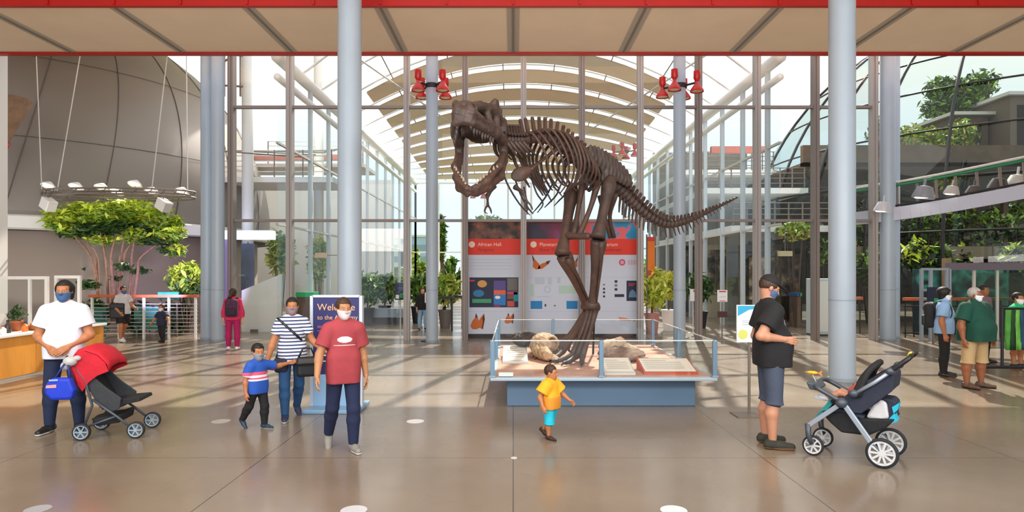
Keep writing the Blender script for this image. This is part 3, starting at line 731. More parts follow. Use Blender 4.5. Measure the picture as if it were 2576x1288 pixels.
for i in range(n): vertebra('neck_vertebra', sN + (sB - sN)*(i + .5)/n + .02, (sB-sN)/n*.9, .085, .13, .15, 0, BONE)
n = 13
for i in range(n):
    f = i/(n-1); vertebra('back_vertebra', sB + (sP0 - sB)*(i + .5)/n, (sP0-sB)/n*.88, .085 + .02*f, .20, .2, 0, BONE2)
n = 5
for i in range(n): vertebra('hip_vertebra', sP0 + (sP1 - sP0)*(i + .5)/n, (sP1-sP0)/n*.92, .10, .19, .13, 0, BONE)
n = 34
for i in range(n):
    f = i/(n-1); r = .092*(1-f)**.8 + .014; vertebra('tail_vertebra', sP1 + (sT - sP1)*(i + .5)/n, (sT-sP1)/n*.9, r, .20*(1-f)**1.6 + .012, .17*max(0, 1-f*1.5), (.26*(1-f)**1.0 + .02) if i > 0 else 0, BONE, .3)
# ribs: a pair at every back vertebra, longest in the middle of the chest
n = 12
for i in range(n):
    f = i/(n-1); s = sB + (sP0 - sB)*(i + .45)/n - .02; p, t = along(s); _, sd, u = frame(t)
    dp = (.50 + .34*math.sin(math.pi*min(1, f*1.05 + .12)))*(1 - .28*f); wd = .26 + .15*math.sin(math.pi*(f*.8 + .1)); sw_ = .10 + .16*f
    for k in (-1, 1):
        q = lambda a, b, c: p + sd*k*a - u*b + t*c
        pts = [q(.05, -.05, 0), q(wd*.55, -.07, .02), q(wd*.95, dp*.22, .05), q(wd, dp*.55, .05 + sw_*.5), q(wd*.72, dp*.88, .03 + sw_), q(wd*.42, dp*1.06, sw_)]
        bone('rib', pts, [.026, .027, .026, .024, .02, .013], BONE2 if (i + k) % 3 else BONE, 8, .65)
# neck ribs
for i in range(5):
    s = sN + (sB - sN)*(i + 1.0)/6; p, t = along(s); _, sd, u = frame(t)
    for k in (-1, 1): bone('neck_rib', [p + sd*k*.10 - u*.03, p + sd*k*.15 - u*.14 + t*.07, p + sd*k*.15 - u*.24 + t*.2], [.03, .024, .01], BONE, 7)
# belly ribs: thin dark bones hanging in open V shapes below the chest
GB = mat('black_bone', '#2c2627', .5)
VX = [((1258, 412, 8.75), (1276, 462, 8.7), (1306, 512, 8.75), (1333, 541, 8.85)), ((1292, 440, 8.9), (1310, 490, 8.85), (1330, 525, 8.85), (1341, 538, 8.9)), ((1336, 446, 9.0), (1350, 486, 8.95), (1366, 512, 9.0), (1352, 535, 8.95)),
      ((1390, 462, 9.3), (1376, 490, 9.15), (1358, 515, 9.0), (1340, 536, 8.9)), ((1412, 462, 9.4), (1400, 490, 9.3), (1384, 508, 9.2), (1370, 522, 9.1)), ((1432, 462, 9.5), (1420, 490, 9.4), (1406, 505, 9.3), (1394, 518, 9.25)),
      ((1362, 440, 9.15), (1372, 475, 9.1), (1384, 500, 9.1), (1388, 508, 9.12)), ((1440, 470, 9.55), (1434, 490, 9.5), (1428, 505, 9.45), (1424, 512, 9.42)), ((1318, 470, 8.75), (1324, 500, 8.72), (1326, 520, 8.72), (1326, 540, 8.75)), ((1378, 440, 9.25), (1394, 470, 9.2), (1408, 486, 9.2), (1414, 494, 9.2))]
for pts in VX: bone('belly_rib', [P(*q) for q in pts], [.012, .013, .012, .007], GB, 7)
# shoulder blades, wishbone plates and the small arms
def plate(name, prims, m): return sdf_obj(name, prims, .016, m, rex)
for nm, a, b, c in (('near', (1418, 362, 8.95), (1330, 428, 8.6), (1292, 446, 8.5)), ('far', (1300, 352, 9.2), (1246, 420, 8.75), (1243, 462, 8.6))):
    A, B, Cc = P(*a), P(*b), P(*c)
    bone('shoulder_blade', [A, A.lerp(B, .3), A.lerp(B, .7), B], [.085, .06, .05, .075], BONE2, 10, .4)
    dv = (Cc - B).normalized(); nv = dv.cross(Vector((.2, -1, .1))).normalized(); Rc = np.array([list(dv), list(nv), list(dv.cross(nv))]).T
    plate('coracoid', [el(B.lerp(Cc, .55), (.15, .10, .035), .03, R=Rc), rc(B, B.lerp(Cc, .4), .05, .06, .04)], BONE2)
for hm in ([(1243, 468, 8.55), (1226, 492, 8.45), (1227, 516, 8.4)], [(1296, 470, 8.45), (1318, 486, 8.35), (1324, 505, 8.35)]):
    a, b, c = [P(*q) for q in hm]
    bone('upper_arm', [a, a.lerp(b, .5), b], [.042, .026, .034], BONE, 8); bone('forearm', [b, b.lerp(c, .5), c], [.028, .016, .022], BONE, 8)
    for k in (-1, 1):
        d = (c - b).normalized(); e = Vector((k*.03, -.02, 0)); bone('claw', [c, c + d*.05 + e, c + d*.1 + e*1.4, c + d*.13 + e*.8 + Vector((.02, 0, 0))], [.016, .013, .012, .003], BONE, 7)
# hips: two tall blades along the sacrum, pubes and ischia between the legs
pA, tA = along(sP0 - .15); pB, tB = along(sP1 + .12); ax = (pB - pA); _, sdh, uh = frame(ax)
Rh = np.array([list(ax.normalized()), list(sdh), list(uh)]).T
for k in (-1, 1):
    c = pA.lerp(pB, .5) + sdh*k*.19 + uh*.06; L = ax.length
    pr = [el(c + uh*.06, (L*.52, .035, .17), .04, R=Rh), rc(c - ax*.30, c + ax*.42, .06, .05, .05), el(c - uh*.17, (.17, .05, .15), .05, R=Rh), el(c - uh*.22 + sdh*k*.03, .065, .03, 's'), rc(c - ax*.42 + uh*.0, c - ax*.5 - uh*.12, .06, .04, .04)]
    G = Grid(pr, .016); V = G.ev(pr); ridge = (np.sin(G.plane(c, list(ax.normalized()))*62 + G.plane(c, list(uh))*18)*.010).astype(np.float32); sdf_obj('hip_blade', pr, .016, BONE3, rex, False, V + ridge, G)
hipc = pA.lerp(pB, .5) - uh*.22
pt = P(1450, 592, 9.55)
for k in (-1, 1):
    h0 = hipc + sdh*k*.15
    bone('pubis', [h0 - ax*.15, h0.lerp(pt, .5) - ax*.06 + sdh*k*.04, pt + sdh*k*.05], [.06, .038, .05], BONE2, 8)
    bone('ischium', [h0 + ax*.25, P(1528 + k*6, 545, 10.35), P(1540 + k*5, 598, 10.5)], [.05, .034, .035], BONE, 8)
sdf_obj('pubic_boot', [rc(pt + Vector((-.10, .1, .0)), pt + Vector((.16, -.12, -.02)), .06, .05, .03)], .014, BONE2, rex)
# legs
def hind_leg(hip, knee, ank, toe, m):
    hip, knee, ank, toe = P(*hip), P(*knee), P(*ank), FL(toe[0], toe[1], TZ + .055)
    d = (knee - hip).normalized(); side = sdh*.1
    bone('thigh_bone', [hip + uh*.04, hip.lerp(knee, .12), hip.lerp(knee, .35), hip.lerp(knee, .7), hip.lerp(knee, .9), knee], [.075, .115, .085, .075, .10, .115], m, 12)
    e = (ank - knee); kn = knee + e.normalized()*.06; n_ = e.cross(sdh).normalized()
    bone('shin_bone', [kn - n_*.03, kn.lerp(ank, .12) - n_*.02, kn.lerp(ank, .4), kn.lerp(ank, .75), kn.lerp(ank, .92), ank], [.125, .115, .07, .06, .075, .095], m, 12)
    bone('calf_bone', [kn + sdh*.10 + n_*.04, kn.lerp(ank, .4) + sdh*.095, kn.lerp(ank, .95) + sdh*.07], [.05, .024, .018], m, 8)
    sdf_obj('ankle_bone', [el(ank, (.115, .10, .085), .03), el(ank + n_*-.03 + Vector((.04, 0, -.05)), .07, .03)], .016, m, rex)
    fd = Vector((toe.x - ank.x, toe.y - ank.y, 0)).normalized(); fs = Vector((fd.y, -fd.x, 0)); a0 = ank - Vector((0, 0, .08))
    for k in (-1, 0, 1):
        b = a0 + fs*k*.055; c = toe + fs*k*.09 + Vector((0, 0, .06))
        bone('foot_bone', [b, b.lerp(c, .5) + fd*-.02, c], [.05, .036, .05], m, 9)
        td = (fd + fs*k*.55).normalized(); ln = .30 if k == 0 else .24
        z = Vector((0, 0, 1))
        bone('toe', [c, c + td*ln*.35 - z*.03, c + td*ln*.7 - z*.055, c + td*ln - z*.07], [.05, .04, .04, .032], m, 9)
        e0 = c + td*ln - z*.07; bone('toe_claw', [e0, e0 + td*.07 + z*.005, e0 + td*.15 - z*.03], [.032, .024, .005], GB, 8)
    bone('dewclaw', [a0.lerp(toe, .7) - fd*.05, toe - fd*.16 + Vector((0, 0, .08)), toe - fd*.24 + Vector((0, 0, .0))], [.028, .024, .006], m, 7)
hind_leg((1440, 472, 10.1), (1414, 640, 9.6), (1478, 770, 10.25), (1408, 893, 0), BONE2)
hind_leg((1535, 452, 9.75), (1504, 598, 9.35), (1490, 768, 9.85), (1452, 905, 0), BONE)
# skull: built in its own frame (x forward, y left, z up), jaws wide open, turned towards the hall
fw = Vector((-.12, -.98, .05)).normalized(); ly = Vector((0, 0, 1)).cross(fw).normalized(); uz = fw.cross(ly)
SKO = P(1206, 355, 8.25); RS = np.array([list(fw), list(ly), list(uz)]).T
def K(x, y, z): return np.array(SKO) + RS @ np.array((x, y, z), float)
pr = []
for y in (-1, 1):
    pr += [rc(K(-.10, .24*y, .28), K(.28, .21*y, .33), .075, .075, .05), rc(K(.28, .20*y, .33), K(.70, .12*y, .24), .07, .05, .05), rc(K(.70, .12*y, .24), K(1.02, .07*y, .12), .05, .05, .05),      # brow and nose ridge
           rc(K(-.12, .30*y, .0), K(.32, .25*y, .03), .055, .05, .04), rc(K(.32, .25*y, .07), K(1.02, .09*y, .06), .05, .05, .05), rc(K(.32, .255*y, -.02), K(1.0, .10*y, -.05), .045, .045, .05),  # cheek bar and upper jaw
           rc(K(-.12, .28*y, .26), K(-.16, .30*y, -.24), .065, .055, .05), rc(K(.20, .24*y, .28), K(.22, .26*y, .02), .05, .05, .05), rc(K(.52, .18*y, .24), K(.50, .215*y, .02), .045, .05, .05),
           el(K(.29, .25*y, .39), (.09, .05, .06), .03, R=RS), el(K(.02, .25*y, .38), (.09, .05, .06), .03, R=RS)]
pr += [rc(K(-.05, 0, .33), K(.95, 0, .18), .10, .05, .08), rc(K(1.02, -.05, .05), K(1.02, .05, .05), .06, None, .05), rc(K(1.02, -.06, -.03), K(1.02, .06, -.03), .05, None, .04), el(K(-.12, 0, .2), (.14, .24, .2), .06, R=RS), rc(K(-.18, 0, .40), K(-.02, 0, .42), .075, .05, .05), rc(K(-.16, -.2, .37), K(-.16, .2, .37), .065, None, .06)]
for y in (-1, 1): pr += [el(K(.36, .30*y, .19), (.075, .12, .085), .025, 's', R=RS), el(K(.04, .34*y, .13), (.11, .13, .09), .025, 's', R=RS), el(K(.67, .22*y, .13), (.10, .09, .065), .025, 's', R=RS), el(K(.98, .11*y, .14), (.05, .05, .035), .02, 's', R=RS)]
pr += [el(K(.42, 0, .03), (.5, .15, .14), .03, 's', R=RS)]
G = Grid(pr, .013); V = G.ev(pr); V = V + (np.sin(G.x*63 + G.z*31)*np.sin(G.y*47)*np.sin(G.z*71 - G.x*23)*.006).astype(np.float32)
skull = sdf_obj('skull', pr, .013, BONE, rex, False, V, G)
# lower jaw, swung far down
ja = .70; RJ = RS @ roty(ja); JO = K(-.12, 0, -.20)
def Jw(x, y, z): return JO + RJ @ np.array((x, y, z), float)
pr = []
for y in (-1, 1):
    for dz, rr in ((.045, .045), (-.045, .05)):
        pr += [rc(Jw(-.04, .30*y, dz*.8), Jw(.30, .285*y, dz*1.7 - .03), .045, rr, .05), rc(Jw(.30, .285*y, dz*1.7 - .03), Jw(.66, .175*y, dz - .01), rr, rr, .05), rc(Jw(.66, .175*y, dz - .01), Jw(.84, .05*y, dz*.8), rr, rr*.95, .05)]
    pr += [el(Jw(.20, .35*y, -.04), (.06, .06, .03), .02, 's', R=RJ)]
G = Grid(pr, .013); V = G.ev(pr); V = V + (np.sin(G.x*63 + G.z*31)*np.sin(G.y*47)*np.sin(G.z*71 - G.x*23)*.005).astype(np.float32)
jaw = sdf_obj('lower_jaw', pr, .013, BONE2, rex, False, V, G)
def tooth(p, d, ln, par):
    mb = MB(); p, d = Vector(p), Vector(d); mb.tube([p, p + d*ln*.5, p + d*ln + Vector(tuple(fw))*-.012], [.02, .016, .002], 7); mb.build('tooth', TOOTH if par is jaw else BONE3, par, True)
for y in (-1, 1):
    for i in range(9):
        f = i/8; tooth(K(.42 + .58*f, (.24 - .16*f)*y, -.07), RS @ np.array((0, 0, -1.)), .09 + .03*math.sin(i*2.1), skull)
    for i in range(7):
        f = i/6; tooth(Jw(.40 + .40*f, (.27 - .20*f)*y, .05), RJ @ np.array((0, 0, 1.)), .07 + .02*math.sin(i*1.7), jaw)
# steel mount carrying the skeleton
mb = MB(); mb.tube([P(1520, 470, 9.98), P(1500, 600, 9.95), FL(1492, 890, TZ)], .018, 8); mb.build('support_rod', M['dark'], rex, True)

# ---------------------------------------------------------------- information wall behind the glass front
KY = 17.35; KX = lambda px: (px - CX)*KY/F; KZ = lambda py: CZ - (py - HY)*KY/F
WALLP = mat('info_wall_white', '#ccd2e2', .6, 0, .02, 1.5); RB = mat('banner_red', '#e0341f', .6)
prt = [('#22262f', .0), ('#2e2b2c', .4), ('#8f5a45', .62), ('#c98a6a', .75)]
def print_mat(name, cols, scale, det=3., seed=0.):
    m = bpy.data.materials.new(name); m.use_nodes = True; nt = m.node_tree; b = nt.nodes['Principled BSDF']; b.inputs['Roughness'].default_value = .6
    tc = nt.nodes.new('ShaderNodeTexCoord'); mp = nt.nodes.new('ShaderNodeMapping'); mp.inputs['Location'].default_value = (seed, seed*.7, seed*.3); n = nt.nodes.new('ShaderNodeTexNoise'); n.inputs['Scale'].default_value = scale; n.inputs['Detail'].default_value = det
    r = nt.nodes.new('ShaderNodeValToRGB')
    for i, (h, p) in enumerate(cols):
        e = r.color_ramp.elements[i] if i < 2 else r.color_ramp.elements.new(p); e.position = p; e.color = lin(h)
    nt.links.new(tc.outputs['Object'], mp.inputs[0]); nt.links.new(mp.outputs[0], n.inputs['Vector']); nt.links.new(n.outputs['Fac'], r.inputs[0]); nt.links.new(r.outputs[0], b.inputs['Base Color']); return m
wall = thing('information_wall', 'freestanding white information wall with red banner heads behind the dinosaur', 'sign', (KX(1392), KY, 0))
mb = MB(); mb.box(KX(1172), KX(1614), KY + .02, KY + .5, 0, .12); mb.build('plinth', M['dark'], wall)
PX = [(1169, 1316), (1324, 1466), (1472, 1617)]
def slab(par, name, x0, x1, y0, y1, m, off=.004):
    mb = MB(); mb.box(KX(x0), KX(x1), KY - off, KY - off + .003, KZ(y1), KZ(y0)); return mb.build(name, m, par)
def shape(par, name, pts, m, off=.006):
    mb = MB(); mb.poly((0, KY - off, 0), (1, 0, 0), (0, 0, 1), [(KX(a), KZ(b)) for a, b in pts], (0, .002, 0)); return mb.build(name, m, par)
def disc(par, name, x, y, r, m, off=.007, ry=None):
    return shape(par, name, [(x + r*math.cos(a), y + (ry or r)*math.sin(a)) for a in np.linspace(0, 2*math.pi, 21)[:-1]], m, off)
TXT = mat('cream_lettering', '#f4d8c4', .6); TXD = mat('dark_red_lettering', '#8e2114', .6); ORB = mat('monarch_orange', '#c9692f', .7); ORD = mat('monarch_dark', '#5a2f20', .7)
NAVY = mat('navy_print', '#1b2340', .6); CYB = mat('bright_blue_print', '#1a7fc0', .6); PALE = mat('pale_print', '#b9c4d2', .6); GREENP = mat('pale_green_print', '#b4cfc2', .6); PINK = mat('pink_red_print', '#cf3a62', .6)
ims = [print_mat('photo_print_dark', prt, 3.2, 4), print_mat('photo_print_space', [('#262d3f', 0), ('#3a3044', .5), ('#7d2745', .62), ('#2a86c6', .75)], 1.0, 2, 3.1), print_mat('photo_print_coral', [('#1d86b4', .38), ('#2491bb', .44), ('#e0617a', .5), ('#e8653f', .6), ('#2a2c30', .68)], 2.4, 4, 5.7)]
for i, (a, b) in enumerate(PX):
    mb = MB(); mb.box(KX(a), KX(b), KY, KY + .45, .12, KZ(555)); pn = mb.build('wall_panel', WALLP, wall)
    slab(pn, 'photo_strip', a, b, 556, 601, ims[i]); slab(pn, 'banner_head', a, b, 601, 641, RB)
    for yy in (697, 783): slab(pn, 'panel_seam', a, b, yy, yy + 1, PALE)
    if i < 2: disc(pn, 'emblem', a + 18, 615, 8, TXT)
    ttl = ('African Hall', 'Planetarium', 'Aquarium')[i]; z = KZ(619)
    text('heading_lettering', ttl, .135, TXT, pn, (KX(a + 33), KY - .007, z), (1, 0, 0), (0, 0, 1))
    text('subheading_lettering', ('Penguins', 'Show Times', '& Rainforest')[i], .125, TXD, pn, (KX(a + 33), KY - .007, KZ(632)), (1, 0, 0), (0, 0, 1))
p0, p1, p2 = [o for o in wall.children if o.name.startswith('wall_panel')]
s = slab(p0, 'poster', 1181, 1304, 698, 773, NAVY)
for x0, x1, y0, y1, h in ((1242, 1272, 706, 730, '#5a4a8c'), (1242, 1272, 730, 741, '#e2643c'), (1242, 1272, 741, 768, '#2d7cc4'), (1276, 1302, 700, 731, '#6d6a66'), (1276, 1302, 733, 741, '#b44d78'), (1276, 1292, 742, 752, '#8a4a32'), (1292, 1304, 735, 758, '#1f93a8'), (1276, 1294, 757, 771, '#c2523d'), (1188, 1236, 752, 762, '#3f9a6e'), (1181, 1194, 704, 708, '#d2345c'), (1243, 1259, 767, 771, '#c2345c')):
    slab(p0, 'poster_print', x0, x1, y0, y1, mat('print' + h, h, .6), .008)
disc(p0, 'poster_print', 1213, 714, 12, mat('print_amber', '#d39a52', .6), .009, 9); disc(p0, 'poster_print', 1204, 738, 14, mat('print_teal', '#2a78a8', .6), .009, 9); disc(p0, 'poster_print', 1252, 748, 7, M['white'], .010, 4)
for k in range(4): slab(p0, 'text_line', 1181, 1288 - 4*(k % 2), 652 + 8*k, 653.5 + 8*k, PALE)
def butterfly(par, x, y, s, fl=1):
    for pts, m in (([(0, 0), (-14, -16), (-19, -26), (-16, -8), (-18, 8), (-8, 16), (4, 12)], ORB), ([(0, 4), (10, -2), (30, -8), (24, 2), (8, 14), (-4, 14)], ORB), ([(-14, -16), (-20, -27), (-17, -8), (-15, -6)], ORD), ([(20, -7), (32, -10), (26, 1), (20, 0)], ORD)):
        shape(par, 'butterfly_print', [(x + fl*a*s, y + b*s) for a, b in pts], m, .008 if m is ORD else .006)
butterfly(p1, 1356, 664, .9); butterfly(p1, 1440, 664, .7, -1)
def butterfly2(par, x, y, s):
    for pts, m in (([(-20, 12), (-15, -2), (-8, -10), (-6, -22), (-1, -12), (1, -2), (6, -10), (15, -21), (17, -8), (14, 4), (12, 20), (4, 16), (-6, 20), (-15, 19)], ORB), ([(-6, -22), (-8, -11), (-5, -9), (-2, -13)], ORD), ([(15, -21), (17, -6), (12, 20), (9, 17), (12, 0), (10, -8)], ORD)):
        shape(par, 'butterfly_print', [(x + a*s, y + b*s) for a, b in pts], m, .008 if m is ORD else .006)
butterfly2(p0, 1203, 809, .98); butterfly2(p0, 1282, 801, .66); 
shape(p2, 'butterfly_print', [(1555, 797), (1576, 800), (1590, 807), (1560, 806)], mat('faded_orange', '#d99079', .7)); disc(p2, 'butterfly_print', 1595, 806, 3, mat('faded_orange', '#d99079', .7))
for x0, x1, y0, y1, m in ((1335, 1364, 757, 777, CYB), (1425, 1453, 757, 777, CYB), (1334, 1343, 715, 745, GREENP), (1345, 1370, 698, 715, PALE), (1378, 1388, 698, 716, PALE), (1402, 1410, 698, 712, PALE), (1370, 1374, 765, 771, M['dark']), (1393, 1398, 767, 771, M['grey']), (1350, 1385, 745, 747, PALE), (1405, 1450, 718, 738, GREENP)):
    slab(p1, 'map_print', x0, x1, y0, y1, m, .006)
disc(p1, 'map_print', 1377, 728, 9, PALE); disc(p1, 'map_print', 1377, 728, 6, WALLP, .009)
for x0, x1, y0, y1, m in ((1576, 1607, 706, 757, NAVY), (1546, 1570, 740, 747, NAVY), (1546, 1553, 705, 711, NAVY), (1546, 1553, 715, 721, M['grey']), (1546, 1553, 725, 731, NAVY), (1517, 1522, 714, 718, M['grey']), (1517, 1522, 724, 729, NAVY), (1517, 1522, 733, 738, NAVY), (1517, 1522, 743, 748, NAVY)):
    slab(p2, 'notice_print', x0, x1, y0, y1, m, .006)
shape(p2, 'notice_print', [(1581, 748), (1584, 734), (1591, 728), (1598, 734), (1602, 748)], mat('print_teal2', '#5f86a4', .6), .009)
for k, (a, b) in enumerate(((1581, 1598), (1581, 1594))): slab(p2, 'notice_print', a, b, 713 + 4*k, 715 + 4*k, PINK, .009)
disc(p2, 'logo_ring', 1565, 660, 8, PINK, .007); disc(p2, 'logo_ring', 1565, 660, 5, mat('logo_pink', '#e59ab2', .6), .009)
for k in range(4): slab(p2, 'logo_bar', 1580 + 6.5*k, 1584 + 6.5*k, 654, 666, mat('logo_bar_pink', '#d6a3b5', .6), .007)
# ---------------------------------------------------------------- left bay: planetarium dome, tree, light ring, railing, counter
def dome_mat():
    m = bpy.data.materials.new('dome_metal'); m.use_nodes = True; nt = m.node_tree; b = nt.nodes['Principled BSDF']; N = nt.nodes.new; L = nt.links.new
    b.inputs['Roughness'].default_value = .42; b.inputs['Metallic'].default_value = .15; b.inputs['Base Color'].default_value = lin('#847b73')
    return m
DM = dome_mat(); DC = Vector((-19.4, 26, 3.5)); DR = 8.85
dome = thing('planetarium_dome', 'huge grey curved planetarium dome filling the left bay behind the tree', 'dome', (DC.x, DC.y, 0))
mb = MB(); mb.lathe([(DR*math.cos(a), DR*math.sin(a)) for a in np.linspace(-.04, 1.5, 28)], DC, 72, cap=False); mb.build('dome_shell', DM, dome, True)
mb = MB(); mb.lathe([(DR + .12, -.45), (DR + .22, -.40), (DR + .22, -.06), (DR + .02, .0)], DC, 72, cap=False); mb.build('cornice', M['white'], dome, True, angle=.5)
def dp(az, el_, r=DR + .012): return DC + Vector((math.cos(az)*math.cos(el_), math.sin(az)*math.cos(el_), math.sin(el_)))*r
SEAM = mat('dome_seam_dark', '#5e5650', .7)  # flat dark tone for the panel seams of the dome
for az in np.linspace(-1.75, .1, 8):
    mb = MB(); mb.tube([dp(az + .22*(e - .3), e) for e in np.linspace(.0, 1.4, 24)], .013, 5); mb.build('panel_seam', SEAM, dome, True)
for e in (.27, .62):
    mb = MB(); mb.tube([dp(a, e) for a in np.linspace(-2.2, .4, 50)], .009, 5); mb.build('panel_seam', SEAM, dome, True)
mb = MB(); rows = []                                   # raised flat plate on the left of the dome
mb.grid([[dp(az + .22*(e - .3), e, DR + .14) for az in np.linspace(-2.4, -1.42, 18)] for e in np.linspace(.27, .75, 12)]); mb.build('raised_plate', mat('dome_plate', '#857c75', .5, .1), dome, True)
mb = MB(); mb.lathe([(DR - .55, 0), (DR - .55, 3.06)], (DC.x, DC.y, 0), 64, cap=False); mb.build('drum_wall', mat('drum_beige', '#a5958a', .8, 0, .03, 1), dome, True)
light('purple_wash', 'SPOT', (-9.2, 16.2, 1.4), 300, 1.3, (.60, .48, 1.0), aim=(-11.2, 24.5, 2.3))
light('dome_fill', 'SPOT', (-12, 16.0, .8), 170, 1.4, (1, .96, .92), aim=(-14.5, 20, 4.6))  # spot added to lighten the lower part of the dome
light('dome_spot', 'SPOT', (-12.6, 18.6, 10.2), 260, .5, (1, .95, .88), aim=(-14.1, 21.8, 9.1))
# brown inverted cone hanging at the far left edge
c = P(28, 250, 17.2)
t = thing('hanging_cone', 'brown wooden inverted cone with a red tip at the left edge by the white pillar', 'sculpture', (c.x, c.y, 4.9))
mb = MB(); mb.lathe([(.02, 5.1), (.62, 6.42), (.64, 6.5)], (c.x - .2, c.y, 0), 28); mb.build('cone', mat('cone_wood', '#8a6a52', .6, 0, .25, 5), t, True, angle=.5)
mb = MB(); mb.lathe([(.01, 4.98), (.10, 5.16), (.155, 5.3)], (c.x - .2, c.y, 0), 20); mb.build('tip', M['red'], t, True)
mb = MB(); mb.tube([(c.x - .2, c.y, 6.5), (c.x - .2, c.y, 9.8)], .01, 5); mb.build('cable', M['grey'], t)
# ring of lamps on cables
rc0 = P(300, 497, 17.9); R0 = 2.1
ring = thing('light_ring', 'suspended ring truss hung with white lamps above the leafy tree', 'light', rc0)
for z, r in ((0, R0), (.16, R0), (.08, R0 - .18)):
    mb = MB(); mb.tube([rc0 + Vector((r*math.cos(a), r*.42*math.sin(a), z)) for a in np.linspace(0, 2*math.pi, 49)], .028, 6, cap=False); mb.build('ring_tube', mat('truss_grey', '#8c8078', .45, .3), ring, True)
for k in range(32):
    a = 2*math.pi*k/32; d = Vector((R0*math.cos(a), R0*.42*math.sin(a), 0)); d2 = Vector((R0*math.cos(a + .1), R0*.42*math.sin(a + .1), .16)); mb = MB(); mb.tube([rc0 + d, rc0 + d2], .012, 5); mb.build('lattice_bar', M['grey'], ring)
for a, px in ((-2.7, 88), (-2.2, 215), (-.9, 430), (-.25, 468)):
    b0 = rc0 + Vector((R0*math.cos(a), R0*.42*math.sin(a), .1)); mb = MB(); mb.tube([b0, P(px, 60, 17.3 if a < -1 else 18.4)], .014, 5); mb.build('suspension_cable', M['offwhite'], ring)
LW = mat('lamp_white', '#f4f1ea', .4); LGL = mat('lamp_glow', '#ffffff', .4, emit='#fff4e0', es=2.2)
for i, (px, py) in enumerate(((122, 468), (192, 470), (256, 472), (294, 482), (340, 464), (382, 482), (458, 482))):
    c = P(px, py, 17.7 if i % 2 else 18.3); r = thing('ring_lamp', ['white dish lamp at the left end of the ring over the tree', 'second white dish lamp from the left on the ring over the tree', 'third white dish lamp from the left on the ring over the tree', 'low middle white dish lamp on the ring over the tree', 'highest white dish lamp on the ring over the tree', 'second white dish lamp from the right on the ring over the tree', 'white dish lamp at the right end of the ring over the tree'][i], 'lamp', c, 0, 'white dish lamps on the light ring')
    mb = MB(); mb.lathe([(.03, .14), (.06, .12), (.17, .03), (.205, -.02), (.19, -.02), (.15, .02)], (0, 0, 0), 20, (.1, .45, .9)); mb.build('shade', LW, r, True, True)
    mb = MB(); mb.ell((0, -.01, -.0), (.14, .14, .05), 12, 8); mb.build('lens', LGL, r, True, True)
    mb = MB(); mb.tube([(0, 0, .1), (0, 0, -.14)], .015, 6); mb.build('stem', M['grey'], r, False, True)
for i, (px, py) in enumerate(((122, 514), (412, 516))):
    c = P(px, py, 17.15); r = thing('floodlight', ('boxy white floodlight hung below the left end of the lamp ring', 'boxy white floodlight hung below the right part of the lamp ring')[i], 'lamp', c, -.4)
    mb = MB(); mb.obox((0, 0, 0), (.30, .0, -.16), (0, .26, 0), (.14, 0, .26)); mb.build('housing', LW, r, False, True, .015)
    mb = MB(); mb.obox((.15, 0, -.09), (.02, 0, -.01), (0, .22, 0), (.12, 0, .22)); mb.build('front_glass', M['offwhite'], r, False, True)
    mb = MB(); mb.tube([(0, 0, .1), (-.03, 0, .24), (-.03, .1, .28)], .014, 6); mb.build('bracket', M['grey'], r, False, True)
# trees and shrubs
def leaf_cloud(name, blobs, n, size, m, parent, flat=.5, seed=1, droop=.3):
    rng = np.random.default_rng(seed); mb = MB(); tot = sum(b[3]*b[4]*b[5] for b in blobs)
    for (x, y, z, rx, ry, rz) in blobs:
        for _ in range(int(n*rx*ry*rz/tot) + 1):
            u = rng.normal(size=3); u /= np.linalg.norm(u); r = rng.random()**.5 * (1.25 if rng.random() < .25 else 1.)
            p = Vector((x + u[0]*rx*r, y + u[1]*ry*r, z + u[2]*rz*r)); s = size*(.6 + .8*rng.random())
            d = Vector(rng.normal(size=3)*(1, 1, flat)); d.normalize(); e = d.cross(Vector(rng.normal(size=3)*.6 + np.array((0, 0, 1.)))); 
            if e.length < 1e-3: continue
            e.normalize(); mb.add([p - d*s, p - e*s*.38 - d*s*.1, p + d*s - Vector((0, 0, s*droop)), p + e*s*.38 - d*s*.1], [(0, 1, 2, 3)])
    return mb.build(name, m, parent)
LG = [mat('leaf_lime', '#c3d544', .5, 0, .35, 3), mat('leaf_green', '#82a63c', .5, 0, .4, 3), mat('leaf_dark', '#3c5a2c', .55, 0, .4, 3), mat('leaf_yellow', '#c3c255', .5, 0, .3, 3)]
BARK = mat('pale_bark', '#9a7560', .8, 0, .25, 12); BARKD = mat('dark_bark', '#5a4636', .85, 0, .3, 9)
TD = 18.6
tb = P(292, 760, TD); tr = thing('leafy_tree', 'multi-stemmed tree with bright lime canopy below the lamp ring', 'tree', (tb.x, tb.y, 0))
stems = [((250, 770), (246, 700), (240, 640), (205, 590)), ((275, 770), (270, 700), (264, 640), (250, 575)), ((284, 770), (282, 690), (280, 640), (300, 560)), ((300, 770), (296, 700), (302, 650), (320, 570)), ((318, 770), (330, 690), (332, 640), (345, 570)), ((330, 770), (346, 690), (352, 650), (400, 610)), ((290, 770), (305, 690), (318, 630), (360, 590)), ((255, 770), (240, 690), (225, 640), (180, 585))]
for i, st in enumerate(stems):
    pts = [P(x, y, TD + .25*math.sin(i*2.1 + j*.8)) for j, (x, y) in enumerate(st)]; pts[0].z = .4
    mb = MB(); pp = spline([tuple(p) for p in pts], 5); mb.tube(pp, np.linspace(.055, .02, len(pp)), 7); mb.build('stem', BARK, tr, True)
def bl(px, py, rx, rz, D=TD, ry=None): c = P(px, py, D); k = D/F; return (c.x, c.y, c.z, rx*k, ry or rx*k, rz*k)
rgt = random.Random(5)
